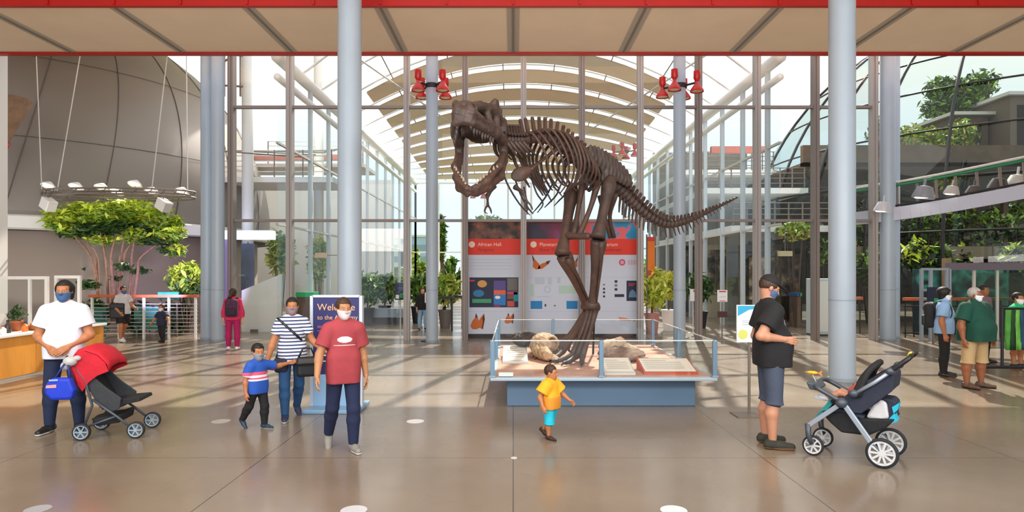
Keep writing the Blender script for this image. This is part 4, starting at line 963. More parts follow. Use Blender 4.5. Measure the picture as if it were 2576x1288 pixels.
top = [bl(120 + 330*rgt.random(), 512 + 75*rgt.random(), 26, 8, TD + rgt.uniform(-.6, .6)) for _ in range(16)] + [bl(170, 555, 50, 18), bl(230, 540, 60, 22), bl(300, 532, 65, 24), bl(360, 540, 55, 22), bl(395, 555, 40, 15), bl(205, 520, 35, 12), bl(330, 515, 40, 12), bl(420, 590, 38, 14), bl(445, 625, 22, 14), bl(140, 565, 25, 8), bl(350, 595, 40, 12), bl(265, 600, 35, 8)]
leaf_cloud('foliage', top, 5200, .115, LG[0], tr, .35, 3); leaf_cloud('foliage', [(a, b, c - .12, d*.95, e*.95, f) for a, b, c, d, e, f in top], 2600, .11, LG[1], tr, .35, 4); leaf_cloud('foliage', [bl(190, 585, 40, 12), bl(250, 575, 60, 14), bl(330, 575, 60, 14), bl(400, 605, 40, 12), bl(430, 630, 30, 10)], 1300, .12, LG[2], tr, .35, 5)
leaf_cloud('low_leaves', [bl(225, 715, 24, 12), bl(315, 670, 20, 10), bl(350, 680, 22, 8), bl(290, 700, 14, 6), bl(212, 675, 9, 3)], 420, .10, LG[2], tr, .5, 6)
def shrub(name, label, px, py, rx, rz, D, mats, n=900, seed=1, size=.13, cat='shrub', group=None):
    c = P(px, py, D); t = thing(name, label, cat, (c.x, c.y, 0), 0, group); k = D/F
    mb = MB()
    for i in range(5):
        a = i*1.3; mb.tube([(c.x + .05*math.cos(a), c.y + .05*math.sin(a), .05), (c.x + rx*k*.5*math.cos(a), c.y + rx*k*.5*math.sin(a), c.z)], [.025, .012], 5)
    mb.build('stems', BARKD, t)
    for i, m in enumerate(mats): leaf_cloud('foliage', [(c.x, c.y, c.z + .1*i, rx*k, rx*k*.8, rz*k), (c.x + rx*k*.4, c.y, c.z + rz*k*.4, rx*k*.5, rx*k*.5, rz*k*.6)], n//len(mats), size, m, t, .7, seed + i)
    return t
shrub('leafy_shrub', 'dense bright green shrub behind the railing beside the grey column', 470, 712, 42, 36, 18.4, [LG[2], LG[1], LG[0]], 1300, 11)
shrub('leafy_shrub', 'dark low shrub behind the railing left of the person in shorts', 235, 800, 30, 42, 18.2, [LG[2], LG[2]], 700, 14)
shrub('leafy_shrub', 'dark low shrub behind the railing right of the person in shorts', 350, 805, 34, 34, 18.4, [LG[2], mat('leaf_black', '#22301f', .6, 0, .4, 3)], 700, 17)
shrub('leafy_shrub', 'dark shrub filling behind the railing below the blue board', 440, 800, 36, 36, 18.6, [LG[2], mat('leaf_black', '#22301f', .6)], 700, 19)
# railing with wooden top rail
RY = 17.25
rail = thing('railing', 'white post and cable railing with an orange wooden top rail below the tree', 'railing', (-10, RY, 0))
for px in (232, 300, 362, 425, 492):
    x = (px - CX)*RY/F; mb = MB(); mb.box(x - .025, x + .025, RY - .03, RY + .03, 0, 1.12); mb.build('post', M['white'], rail)
for k in range(9):
    z = .14 + k*.1; mb = MB(); mb.tube([((225 - CX)*RY/F, RY, z), ((498 - CX)*RY/F, RY, z)], .009, 5); mb.build('cable', M['offwhite'], rail)
mb = MB(); mb.box((225 - CX)*RY/F, (498 - CX)*RY/F, RY - .06, RY + .06, 1.12, 1.19); mb.build('top_rail', mat('rail_wood', '#c8633a', .5, 0, .2, 6, stretch=(1, 12, 12)), rail)
x1 = (492 - CX)*RY/F; mb = MB()
for k in range(5): mb.lathe([(.10, -.02), (.11, 0), (.10, .02)], (x1 - .15, RY - .02, .2 + k*.19), 14, (0, 1, 0))
mb.build('scroll_infill', M['offwhite'], rail)
for i, (px0, px1, py0, py1, h, lb) in enumerate(((230, 268, 775, 830, '#2f6f68', 'teal plant display board low behind the railing left of the tree stems'), (338, 398, 770, 830, '#3d8377', 'teal display board low behind the railing right of the tree stems'), (398, 450, 735, 752, '#1fa3c8', 'bright blue board standing just above the wooden rail'))):
    D = 17.7; a, b = P(px0, py1, D), P(px1, py0, D); t = thing('display_board', lb, 'sign', ((a.x + b.x)/2, D, 0))
    mb = MB(); mb.box(a.x, b.x, D - .02, D + .02, a.z, b.z); mb.build('board', print_mat('board_print%d' % i, [(h, .4), (h, .55), ('#1d3331' if i < 2 else '#2fb0c4', .62)], 4, 3, i*2.), t)
    for x in (a.x + .06, b.x - .06):
        mb = MB(); mb.box(x - .02, x + .02, D, D + .03, 0, a.z + .1); mb.build('leg', M['grey'], t)
# counter at the left edge
WOODM = mat('orange_wood', '#d8923a', .45, 0, .22, 3, stretch=(1, 1.2, .25))
CXR = -8.35
ct = thing('service_counter', 'long orange wooden counter with a white top at the left edge', 'counter', (CXR - .5, 11, 0))
for k in range(4):
    y0 = 9.3 + k*.92; mb = MB(); mb.box(CXR - .9, CXR, y0, y0 + .91, .05, .72); mb.build('wood_panel', WOODM, ct, bevel=.006)
mb = MB(); mb.box(CXR - .92, CXR - .04, 9.2, 13.0, 0, .05); mb.build('kick_plate', M['white'], ct)
mb = MB(); mb.box(CXR - .95, CXR + .04, 9.2, 13.02, .72, .765); mb.build('worktop', M['white'], ct, bevel=.008)
for i, (px0, px1, py0, D, lb) in enumerate(((-8, 118, 695, 12.3, 'wide white framed clear screen on the orange counter by the white pillar'), (142, 200, 693, 12.85, 'narrow white framed clear screen behind the head of the man in the white tee'))):
    a, b = P(px0, 700, D), P(px1, py0, D); t = thing('counter_screen', lb, 'screen', ((a.x + b.x)/2, D, .77)); z1 = b.z
    mb = MB()
    for x in (a.x, b.x): mb.box(x - .028, x + .028, D - .028, D + .028, .765, z1 - .06)
    mb.box(a.x - .028, b.x + .028, D - .028, D + .028, z1 - .06, z1); 
    if i == 0: mb.box(a.x + .62, a.x + .66, D - .028, D + .028, .765, z1 - .06)
    mb.build('frame', M['white'], t)
    mb = MB(); mb.quad((a.x, D, 1.0), (b.x, D, 1.0), (b.x, D, z1 - .05), (a.x, D, z1 - .05)); mb.build('pane', GL, t)
rng = random.Random(3)
kinds = ['#f3efe8', '#d9553a', '#efe6d2', '#c9392e', '#f5f2ee', '#e8a23c', '#dfe3e2', '#39352f', '#e7772e']
spots = [(-8.55, 9.7), (-8.8, 9.75), (-8.52, 9.95), (-8.78, 10.05), (-8.55, 10.3), (-8.75, 10.4), (-8.5, 10.6), (-8.62, 10.85), (-8.52, 11.1)]
names = ['white bottle nearest the left edge', 'red carton behind the white bottle', 'cream bottle on the counter', 'red bottle on the counter', 'white bottle beside the red bottle', 'amber bottle on the counter', 'pale bottle on the counter', 'dark bottle on the counter', 'orange bottle furthest along the counter']
for i, (x, y) in enumerate(spots):
    h = .13 + .08*rng.random(); t = thing('bottle', 'small ' + names[i] + ' on the orange counter', 'bottle', (x, y, .765), 0, 'bottles on the counter'); m = mat('bottle' + kinds[i], kinds[i], .35)
    mb = MB(); mb.lathe([(.042, 0), (.046, .01), (.046, h*.68), (.02, h*.84), (.018, h)], (0, 0, 0), 14); mb.build('bottle_body', m, t, True, True, angle=.7)
    mb = MB(); mb.lathe([(.022, h*.97), (.022, h*1.12)], (0, 0, 0), 12); mb.build('cap', M['dark'] if i % 3 else M['red'], t, False, True)
t = thing('fruit_basket', 'low basket with red and orange packets near the counter end', 'basket', (-8.55, 11.45, .765))
mb = MB(); mb.lathe([(.13, 0), (.17, .08), (.16, .08), (.12, .015)], (0, 0, 0), 20); mb.build('basket_bowl', mat('wicker', '#a8692f', .7, 0, .3, 20), t, True, True)
for i in range(6):
    mb = MB(); mb.ell((.08*math.cos(i), .08*math.sin(i), .09), .045, 10, 8); mb.build('packet', mat('packet%d' % (i % 3), ('#c22d23', '#e37a2b', '#4d6d2b')[i % 3], .5), t, True, True)
t = thing('plant_pot', 'small dark bushy plant in a terracotta pot by the left edge', 'plant', (-8.75, 11.2, .765)); mb = MB(); mb.lathe([(.06, 0), (.09, .15), (.1, .15), (.1, .18)], (0, 0, 0), 16); mb.build('pot', mat('terracotta', '#b5643f', .7), t, True, True)
leaf_cloud('foliage', [(-8.75, 11.2, 1.08, .14, .14, .14)], 120, .05, LG[2], t, 1, 8)
# the hall seen through the left glass: balconies, white wall, purple corner, sloping white board
HB = -7.3
mb = MB(); mb.box(-16, -6.9, 35.8, 36, 0, 7.0); struct('wall_rear_left', mat('bright_wall', '#f4f2f0', .7), mb)
BAL = mat('balcony_white', '#e6e3e0', .6)
for z, y0, h in ((5.2, 24, .2), (6.6, 29, .16)):
    mb = MB(); mb.box(-15, -6.8, y0, y0 + 2.5, z, z + h); struct('floor_balcony', BAL, mb)
    t = thing('balcony_railing', 'pale balcony railing at height %.1f metres seen through the left glass' % z if 0 else {5.2: 'lower', 6.6: 'upper'}[z] + ' balcony railing seen through the glass left of the welcome sign', 'railing', (-9, y0, z + h))
    for k in range(5): mb = MB(); mb.tube([(-11.2, y0 + .02, z + h + .2 + k*.2), (-6.85, y0 + .02, z + h + .2 + k*.2)], .02, 5); mb.build('rail_bar', M['offwhite'], t)
    for k in range(5): mb = MB(); mb.box(-11.2 + k*1.08, -11.16 + k*1.08, y0, y0 + .04, z + h, z + h + 1.02); mb.build('post', M['grey'], t)
mb = MB(); mb.box(-12, -6.9, 28.6, 28.8, 6.85, 7.1); struct('trim_200', mat('faded_red', '#c4857e', .6), mb)
for x, y in ((-9.6, 23), (-8.1, 26.5), (-7.4, 30)):
    mb = MB(); mb.lathe([(.2, 0), (.2, 15)], (x, y, 0), 20); tag(mb.build('column', M['white'], None, True), {23: 'white round column seen through the glass nearest the girl in pink', 26.5: 'white round column seen through the glass behind the striped-top woman', 30: 'furthest white round column through the left glass'}[y], 'column')
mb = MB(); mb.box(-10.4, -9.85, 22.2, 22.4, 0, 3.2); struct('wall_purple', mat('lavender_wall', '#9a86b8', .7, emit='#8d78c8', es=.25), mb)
mb = MB(); mb.box(-10.4, -8.4, 22.0, 22.5, 2.95, 3.25); struct('trim_201', mat('glow_panel', '#dfe4ff', .5, emit='#d8dcff', es=1.2), mb)
t = thing('hanging_banner', 'tall slate blue banner seen through the glass right of the girl in pink', 'banner', (-8.75, 21, 0)); mb = MB(); mb.box(-8.98, -8.55, 20.98, 21.02, .9, 2.75); mb.build('cloth', mat('slate_cloth', '#55607a', .8, 0, .25, 2), t); mb = MB(); mb.tube([(-8.77, 21.04, 0), (-8.77, 21.04, 2.8)], .03, 8); mb.build('pole', M['grey'], t)
t = thing('ramp_board', 'large bright white sloping panel on the floor beyond the left glass', 'panel', (-7.6, 19, 0)); mb = MB(); mb.poly((0, 19.2, 0), (1, 0, 0), (0, 0, 1), [(-8.2, .0), (-7.0, .0), (-7.0, 1.75), (-8.2, 1.25)], (0, .12, 0)); mb.build('panel', M['white'], t); mb = MB(); mb.box(-7.9, -7.7, 19.1, 19.6, 0, .08); mb.build('foot', M['grey'], t)
shrub('garden_plant', 'yellow-green plants beyond the glass above the white sloping panel', 705, 640, 32, 48, 24, [LG[3], LG[1]], 900, 23, .16, 'plant')
shrub('garden_plant', 'olive plants beyond the glass between the mullion and the striped-top woman', 800, 655, 24, 50, 25, [LG[1], LG[3]], 700, 27, .16, 'plant')
t = thing('hanging_sign', 'small peach coloured hanging sign beyond the glass left of the thick column', 'sign', P(808, 642, 20)); c = P(808, 642, 20); mb = MB(); mb.box(c.x - .19, c.x + .19, c.y - .02, c.y + .02, c.z - .08, c.z + .08); mb.build('board', mat('peach', '#e0bd9c', .6), t); mb = MB(); mb.tube([(c.x, c.y, c.z), (c.x + .5, c.y, c.z)], .012, 5); mb.build('arm', M['grey'], t)

light('left_hall_fill', 'AREA', (-8.3, 28, 9.2), 300, 2.5, (1, .98, .95), (0, 0, 0), 9)  # fill added to whiten the hall beyond the left glass
light('right_hall_fill', 'AREA', (9.6, 24, 9.0), 200, 3.5, (1, .98, .95), (0, 0, 0), 10)  # matching fill, added to brighten the hall on the right
mb = MB()
for k in range(7): mb.tube([(-8.25, 17.3, 6.9 + k*.42), (-7.35, 17.3, 7.1 + k*.42 + (.3 if k % 2 else -.25))], .03, 5)
for k in range(4): mb.tube([(-8.1 + k*.22, 17.35, 6.6), (-8.1 + k*.22, 17.35, 9.6)], .03, 5)
struct('trim_205', mat('lattice_brown', '#8b7468', .6), mb)
mb = MB()
for k in range(9): mb.tube([(-10.9 + .4*k, 23 + .9*k, 6.2 + .16*k), (-6.9, 21 + 1.2*k, 5.6 + .3*k)], .02, 4)
struct('ceiling_rods', M['grey'], mb)
# ---------------------------------------------------------------- right bay: rainforest dome, gantry, railings
RC_ = Vector((21.5, 27.5, 2.0)); RR = 11.0
def rp_(az, el_, r=RR): return RC_ + Vector((math.cos(az)*math.cos(el_), math.sin(az)*math.cos(el_), math.sin(el_)))*r
rd = thing('rainforest_dome', 'curved glass dome with dark steel ribs in the right bay over trees', 'dome', (RC_.x, RC_.y, 0))
for i, az in enumerate(np.linspace(math.pi - .1, math.pi*1.5 + .25, 10)):
    mb = MB(); mb.tube([rp_(az, e) for e in np.linspace(-.18, 1.35, 22)], .055, 7); mb.build('rib', M['dark'], rd, True)
for e in (.10, .26, .42, .58, .74, .92):
    mb = MB(); mb.tube([rp_(a, e) for a in np.linspace(math.pi - .1, math.pi*1.5 + .25, 30)], .035, 6); mb.build('ring_bar', M['dark'], rd, True)
mb = MB(); mb.lathe([(RR*math.cos(a)*.998, RR*math.sin(a)*.998) for a in np.linspace(-.18, 1.3, 16)], RC_, 48, cap=False); mb.build('glass_skin', GLD, rd, True)
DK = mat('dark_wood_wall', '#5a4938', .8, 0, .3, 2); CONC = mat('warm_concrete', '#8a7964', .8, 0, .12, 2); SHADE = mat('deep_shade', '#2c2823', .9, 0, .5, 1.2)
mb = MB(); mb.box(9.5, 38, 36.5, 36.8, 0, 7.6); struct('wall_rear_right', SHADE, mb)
for z, h, y0, m in ((6.0, .8, 25, DK), (2.15, .55, 22, CONC)):
    mb = MB(); mb.box(11.4, 22, y0, y0 + .25, z, z + h); mb.box(11.4, 22, y0, y0 + 4, z, z + .12); struct('floor_walkway', m, mb)
for i, (x0, x1, z0, z1, y, m) in enumerate(((19.4, 20.9, 7.0, 8.7, 28, DK), (21.1, 24.5, 6.2, 9.3, 27, mat('brown_grey', '#6e6152', .8)))):
    t = thing('rainforest_hut', ('dark brown hut wall among the tree crowns inside the dome', 'grey-brown building block at the right edge inside the dome')[i], 'building', ((x0+x1)/2, y, 0))
    mb = MB(); mb.box(x0, x1, y, y + 2.5, z0, z1); mb.build('wall', m, t); mb = MB(); mb.box(x0 - .2, x1 + .2, y - .2, y + 2.6, z1, z1 + .14); mb.build('roof_slab', M['offwhite'], t)
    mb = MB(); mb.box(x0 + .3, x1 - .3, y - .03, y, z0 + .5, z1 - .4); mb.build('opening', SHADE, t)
    for k in range(2): mb = MB(); mb.box(x0 + .1 + k*(x1 - x0 - .4), x0 + .3 + k*(x1 - x0 - .4), y + .5, y + .7, 0, z0); mb.build('stilt', DK, t)
def tree(label, px, py, rx, rz, D, mats, n, seed, size=.2, group=None, name='forest_tree', trunk=.12):
    c = P(px, py, D); t = thing(name, label, 'tree', (c.x, c.y, 0), 0, group); k = D/F
    mb = MB(); mb.tube([(c.x, c.y, 0), (c.x + .15, c.y, c.z*.5), (c.x, c.y, c.z)], [trunk, trunk*.8, trunk*.4], 8)
    for a in range(5): mb.tube([(c.x, c.y, c.z*.8), (c.x + math.cos(a*1.3)*rx*k*.6, c.y + math.sin(a*1.3)*rx*k*.5, c.z + rz*k*.4)], [trunk*.5, .02], 6)
    mb.build('trunk', BARKD, t, True)
    rng = np.random.default_rng(seed); bl_ = [(c.x + rng.normal()*rx*k*.45, c.y + rng.normal()*rx*k*.3, c.z + rng.normal()*rz*k*.45, rx*k*.5, rx*k*.45, rz*k*.42) for _ in range(7)]
    for i, m in enumerate(mats): leaf_cloud('foliage', bl_, n//len(mats), size, m, t, .7, seed + i)
    return t
tree('tall dark tree crown in the middle of the rainforest dome', 2440, 250, 85, 75, 29.5, [LG[2], LG[1]], 4200, 31, .15)
tree('yellow-green tree crown at the left inside the rainforest dome', 2340, 385, 75, 85, 27.3, [LG[3], LG[1]], 4000, 37, .14)
tree('bright green tree behind the dark hut inside the dome', 2490, 370, 95, 80, 30.5, [LG[1], LG[3]], 3600, 41, .16)
tree('dark bushy tree seen between the thick column and the grey column pair', 2215, 420, 50, 110, 27, [LG[2], LG[1]], 2600, 43, .15)
for i, px in enumerate((2310, 2360, 2420, 2490, 2550, 2190, 2120)):
    shrub('rainforest_plant', ['dark understorey plant beside the right column pair', 'dark understorey plant above the framed gate', 'pale-flecked understorey plant above the old man in green', 'dark understorey plant above the teal glass', 'dark understorey plant at the right picture edge', 'understorey plant just left of the column pair', 'understorey plant right of the thick column'][i], px, 655 + 12*(i % 3), 34, 40, 20 + 1.1*(i % 4), [LG[2], mat('leaf_black', '#22301f', .6), LG[i % 2]], 600, 50 + i, .14, 'plant')
    shrub('rainforest_plant', ['upper foliage just right of the column pair under the gantry', 'upper foliage under the big grey lamp', 'upper foliage under the gantry beam joint', 'upper foliage under the dark lamps', 'upper foliage under the gantry at the right edge', 'upper foliage left of the column pair under the gantry', 'upper foliage beside the thick column'][i], px + 10, 575, 36, 30, 22 + (i % 3), [LG[2], mat('leaf_black', '#22301f', .6), LG[1]], 450, 70 + i, .16, 'plant')
for i, px in enumerate((2300, 2345, 2395, 2450, 2505, 2555, 2600, 2215, 2165)):
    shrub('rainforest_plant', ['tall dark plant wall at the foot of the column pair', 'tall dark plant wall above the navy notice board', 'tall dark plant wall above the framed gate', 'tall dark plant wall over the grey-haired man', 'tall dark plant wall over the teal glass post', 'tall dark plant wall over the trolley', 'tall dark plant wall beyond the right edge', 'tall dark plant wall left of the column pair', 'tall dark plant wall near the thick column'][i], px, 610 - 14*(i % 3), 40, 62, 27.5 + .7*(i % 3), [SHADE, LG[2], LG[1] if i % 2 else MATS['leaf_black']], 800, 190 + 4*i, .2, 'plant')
# gantry of lamps curving across the bay
GA = [P(2130, 553, 17.4), P(2290, 533, 16.6), P(2440, 508, 16.0), P(2620, 474, 15.4)]; gp = [Vector(p) for p in spline([tuple(p) for p in GA], 6)]
gt = thing('lamp_gantry', 'curving pale grey walkway gantry carrying lamps across the rainforest dome', 'gantry', GA[1])
mb = MB()
for a, b in zip(gp, gp[1:]): mb.bar(a, b, .18, .34)
mb.build('lower_beam', mat('gantry_grey', '#b4b5c3', .5, .1), gt)
mb = MB(); mb.tube([p + Vector((0, 0, .22)) for p in gp], .03, 6); mb.build('cable_tray', M['dark'], gt)
mb = MB(); mb.tube([p + Vector((0, .3, .85)) for p in gp], .035, 6); mb.build('top_rail', M['offwhite'], gt, True)
mb = MB(); mb.tube([p + Vector((0, .3, .77)) for p in gp], .04, 6); mb.build('green_handrail', mat('green_strip', '#1d7a4c', .4), gt, True)  # green line of the handrail
for k in range(1, len(gp), 2):
    mb = MB(); mb.bar(gp[k] + Vector((0, .1, .1)), gp[k] + Vector((.1, .3, .82)), .06); mb.build('post', M['grey'], gt)
for i, (px, py, s, m, lb) in enumerate(((2325, 483, 1.0, '#8d9098', 'big grey drum lamp on the gantry right of the column pair'), (2222, 520, .8, '#c9c9d2', 'pale drum lamp on the gantry left of the column pair'), (2395, 478, .7, '#b9b5b0', 'small pale lamp on the gantry right of the big drum lamp'), (2450, 478, .7, '#54504e', 'dark small lamp on the gantry above the old man in green'), (2512, 462, .9, '#4a4644', 'dark bell lamp on the gantry near the right edge'), (2560, 455, 1.0, '#c4bfb8', 'pale dish lamp on the gantry at the right edge'))):
    c = P(px, py, 16.1); t = thing('gantry_lamp', lb, 'lamp', c, 0, 'lamps on the rainforest gantry'); mm = mat('lampshade' + m, m, .4, .2)
    mb = MB(); mb.lathe([(.06*s, .16*s), (.17*s, .13*s), (.25*s, -.08*s), (.26*s, -.16*s), (.24*s, -.16*s), (.2*s, -.06*s)], (0, 0, 0), 24, (.15, -.1, 1)); mb.build('shade', mm, t, True, True, angle=.7)
    mb = MB(); mb.ell((-.02, .01, -.13*s), (.2*s, .2*s, .03), 14, 6); mb.build('lens', LGL if i < 3 else M['offwhite'], t, True, True)
    mb = MB(); mb.tube([(0, 0, .14*s), (.05, .02, .36*s)], .03*s, 8); mb.build('neck', mm, t, False, True)
# railing, gate, teal glass enclosure, wood rails
t = thing('rainforest_railing', 'dark metal railing with a wooden top rail beside the right column pair', 'railing', (11, 17.6, 0)); y = 17.6
for k in range(16): x = 10.85 + k*.24; mb = MB(); mb.box(x - .012, x + .012, y - .012, y + .012, 0, 1.02); mb.build('baluster', M['dark'], t)
for z in (.12, .86): mb = MB(); mb.box(10.8, 14.6, y - .02, y + .02, z - .02, z + .02); mb.build('rail', M['dark'], t)
mb = MB(); mb.box(10.8, 14.6, y - .07, y + .05, 1.02, 1.1); mb.build('top_rail', MATS['rail_wood'], t)
t = thing('glass_railing', 'railing with posts and wooden rail seen between thick column and column pair', 'railing', (9.6, 18.6, 0)); y = 18.6
for k in range(5): x = 9.1 + k*.26; mb = MB(); mb.box(x - .015, x + .015, y - .015, y + .015, 0, 1.0); mb.build('baluster', M['dark'], t)
mb = MB(); mb.box(9.0, 10.2, y - .06, y + .06, 1.0, 1.08); mb.build('top_rail', MATS['rail_wood'], t)
t = thing('framed_gate', 'pale grey framed gate standing behind the older person in light blue', 'gate', P(2355, 700, 16.6)); D = 16.6; a, b = P(2318, 700, D), P(2388, 677, D)
mb = MB()
for x in (a.x, a.x + .24, b.x - .06, b.x): mb.box(x - .035, x + .035, D - .035, D + .035, 0, b.z)
mb.build('upright', M['steel'], t)
for z in (b.z, b.z - .55, 1.1): mb = MB(); mb.box(a.x, b.x, D - .03, D + .03, z - .03, z + .03); mb.build('crossbar', M['steel'], t)
t = thing('glass_enclosure', 'teal tinted glass enclosure with pale posts behind the old man in green', 'enclosure', P(2500, 700, 17)); D = 17.0
for i, (p0, p1, tint) in enumerate(((2384, 2450, 0), (2450, 2508, 1), (2508, 2640, 1))):
    a, b = P(p0, 850, D), P(p1, 686, D); mb = MB(); mb.quad((a.x, D, .1), (b.x, D, .1), (b.x, D, b.z), (a.x, D, b.z)); mb.build('pane', GLT if tint else GLD, t)
for px in (2450, 2508, 2600): x = P(px, 700, D).x; mb = MB(); mb.box(x - .03, x + .03, D - .03, D + .03, 0, 2.0); mb.build('post', M['offwhite'], t)
a, b = P(2384, 700, D), P(2640, 672, D); mb = MB(); mb.box(a.x, b.x, D - .1, D + .1, 1.86, 2.05); mb.build('header_beam', mat('header_mauve', '#6f6570', .7), t)
mb = MB(); mb.box(a.x, b.x, 18.4, 18.5, 0, 1.9); mb.build('inner_screen', print_mat('teal_screen', [('#24343a', .42), ('#2d5f58', .5), ('#3f9a86', .6), ('#1f2a2c', .68)], 1.6, 2, 4.), t)
for i, (x, z0) in enumerate(((13.1, 0),)):
    mb = MB(); mb.lathe([(.12, 0), (.12, 2.2)], (x - .7, 18.2, 0), 14); tag(mb.build('wooden_post', mat('tan_post', '#8c7658', .8)), 'tan wooden post inside the glass enclosure left of the old man', 'post')
t = thing('pictogram_board', 'navy notice board with green and white marks behind the person in light blue', 'sign', P(2350, 745, 16.0)); a, b = P(2333, 770, 16.0), P(2364, 722, 16.0)
mb = MB(); mb.box(a.x, b.x, 15.98, 16.02, a.z, b.z); mb.build('board', NAVY, t); mb = MB(); mb.box(a.x + .03, a.x + .13, 15.97, 15.98, a.z + .03, a.z + .11); mb.build('white_mark', M['white'], t); mb = MB(); mb.box(a.x + .15, b.x - .02, 15.97, 15.98, a.z + .08, a.z + .2); mb.build('green_mark', mat('sign_green', '#1f9a63', .6), t)
mb = MB(); mb.box((a.x+b.x)/2 - .02, (a.x+b.x)/2 + .02, 16.0, 16.03, 0, a.z + .1); mb.build('pole', M['grey'], t)
# the hall beyond the right glass: dark wall, white floor edges, red strip, cases
mb = MB(); mb.box(7.5, 12.5, 34.0, 34.2, 0, 8.2); struct('wall_far_right', mat('museum_wall', '#8a857f', .8, 0, .2, 1), mb)
for z, y0 in ((3.2, 22), (4.9, 25), (6.1, 28)):
    mb = MB(); mb.box(7.55, 11.6, y0, 33, z, z + .22); struct('floor_gallery', BAL, mb)
    t = thing('gallery_railing', {3.2: 'lowest', 4.9: 'middle', 6.1: 'top'}[z] + ' gallery railing seen through the glass right of the dinosaur tail', 'railing', (9, y0, z))
    for k in range(4): mb = MB(); mb.tube([(7.6, y0, z + .4 + k*.2), (11.5, y0, z + .4 + k*.2)], .018, 5); mb.build('rail_bar', M['grey'], t)
    for k in range(9): mb = MB(); mb.box(7.6 + k*.48, 7.64 + k*.48, y0, y0 + .04, z + .2, z + 1.02); mb.build('post', M['grey'], t)
mb = MB(); mb.box(7.55, 9.6, 24.2, 24.4, 6.35, 6.6); struct('trim_202', mat('faint_red', '#dd8a80', .6), mb)
for i, (x, y, z0, z1, w_, m) in enumerate(((8.2, 21, 0, 2.5, .5, SHADE), (9.0, 23, 0, 2.8, .7, DK), (8.1, 25.5, 0, 2.9, .5, mat('case_beige', '#c7b798', .6)), (10.1, 24, 0, 2.7, .8, SHADE), (8.0, 29, 0, 3.0, .6, SHADE))):
    t = thing('exhibit_case', ['dark', 'brown', 'beige', 'wide dark', 'far dark'][i] + ' tall exhibit case beyond the glass right of the dinosaur', 'case', (x, y, 0)); mb = MB(); mb.box(x - w_, x + w_, y, y + .5, z0, z1); mb.build('case_body', m, t); mb = MB(); mb.box(x - w_ + .08, x + w_ - .08, y - .02, y, .9, z1 - .2); mb.build('case_front', print_mat('exhibit%d' % i, [('#2a2623', .4), ('#6b5546', .52), ('#b8a585', .62), ('#3c4a52', .7)], 2.2, 4, i*1.7), t)

shrub('garden_plant', 'lime green plants beyond the right glass above the man in the cap', 2000, 585, 40, 22, 21.5, [LG[3], LG[1]], 700, 301, .12, 'plant')
shrub('garden_plant', 'olive green plants beyond the right glass left of the thick column', 2062, 620, 26, 40, 22.5, [LG[1], LG[2]], 700, 305, .12, 'plant')
t = thing('hanging_sign', 'small tan hanging sign beyond the glass above the man in the cap', 'sign', P(1975, 638, 19.5)); c = P(1975, 638, 19.5); mb = MB(); mb.box(c.x - .22, c.x + .22, c.y - .02, c.y + .02, c.z - .08, c.z + .08); mb.build('board', mat('tan_sign', '#c9b98f', .6), t); mb = MB(); mb.tube([(c.x, c.y, c.z + .05), (c.x, c.y + .02, 3.2)], .012, 5); mb.build('rod', M['grey'], t)
# ---------------------------------------------------------------- red lamp clusters
def cluster(label, loc, rz, col=True):
    t = thing('red_lamp_cluster', label, 'lamp', loc, rz, 'red lamp clusters')
    mb = MB(); mb.lathe([(.17, -.06), (.19, -.05), (.19, .05), (.17, .06)], (0, 0, 0), 24); mb.build('collar', M['dark'], t, True, True, angle=.5)
    for sx in (-1, 1):
        for sy in (-1, 1):
            c = Vector((.31*sx, .34*sy, 0))
            mb = MB(); mb.tube([(.1*sx, .1*sy, 0), c + Vector((0, 0, .02))], .028, 6); mb.build('arm', M['dark'], t, False, True)
            mb = MB(); mb.lathe([(.02, .31), (.085, .31), (.088, .12), (.05, .06), (.04, .04)], c, 18); h = mb.build('lamp_housing', mat('lamp_red', '#b8140f', .35), t, True, True, angle=.6)
            mb = MB(); mb.lathe([(.035, .07), (.05, .0), (.12, -.10), (.17, -.18), (.172, -.22), (.155, -.20), (.10, -.10)], c, 22, cap=False); mb.build('lamp_shade', MATS['lamp_red'], h, True, True, angle=.8)
            mb = MB(); mb.ell(c + Vector((0, 0, -.19)), (.15, .15, .03), 16, 6); mb.build('lens', mat('lamp_lens', '#cfc39a', .2), h, True, True)
    return t
cz = CZ + (HY - 217)*16.45/F
c1 = cluster('four red lamps clustered around the slim column left of the dinosaur head', (-2.10, 16.45, cz), .0)
dup(c1, (4.30, 16.45, cz), .22, 'four red lamps clustered around the slim column right of the dinosaur')
dup(c1, P(1570, 382, 27), .4, 'faint red lamp cluster hung under the piazza roof above the dinosaur tail')
dup(c1, P(1203, 488, 38), .1, 'tiny far red lamp cluster seen under the dinosaur jaw')
mb = MB(); mb.tube([P(1570, 382, 27) + Vector((0, 0, .1)), P(1570, 330, 27) + Vector((0, 0, .6))], .02, 6)
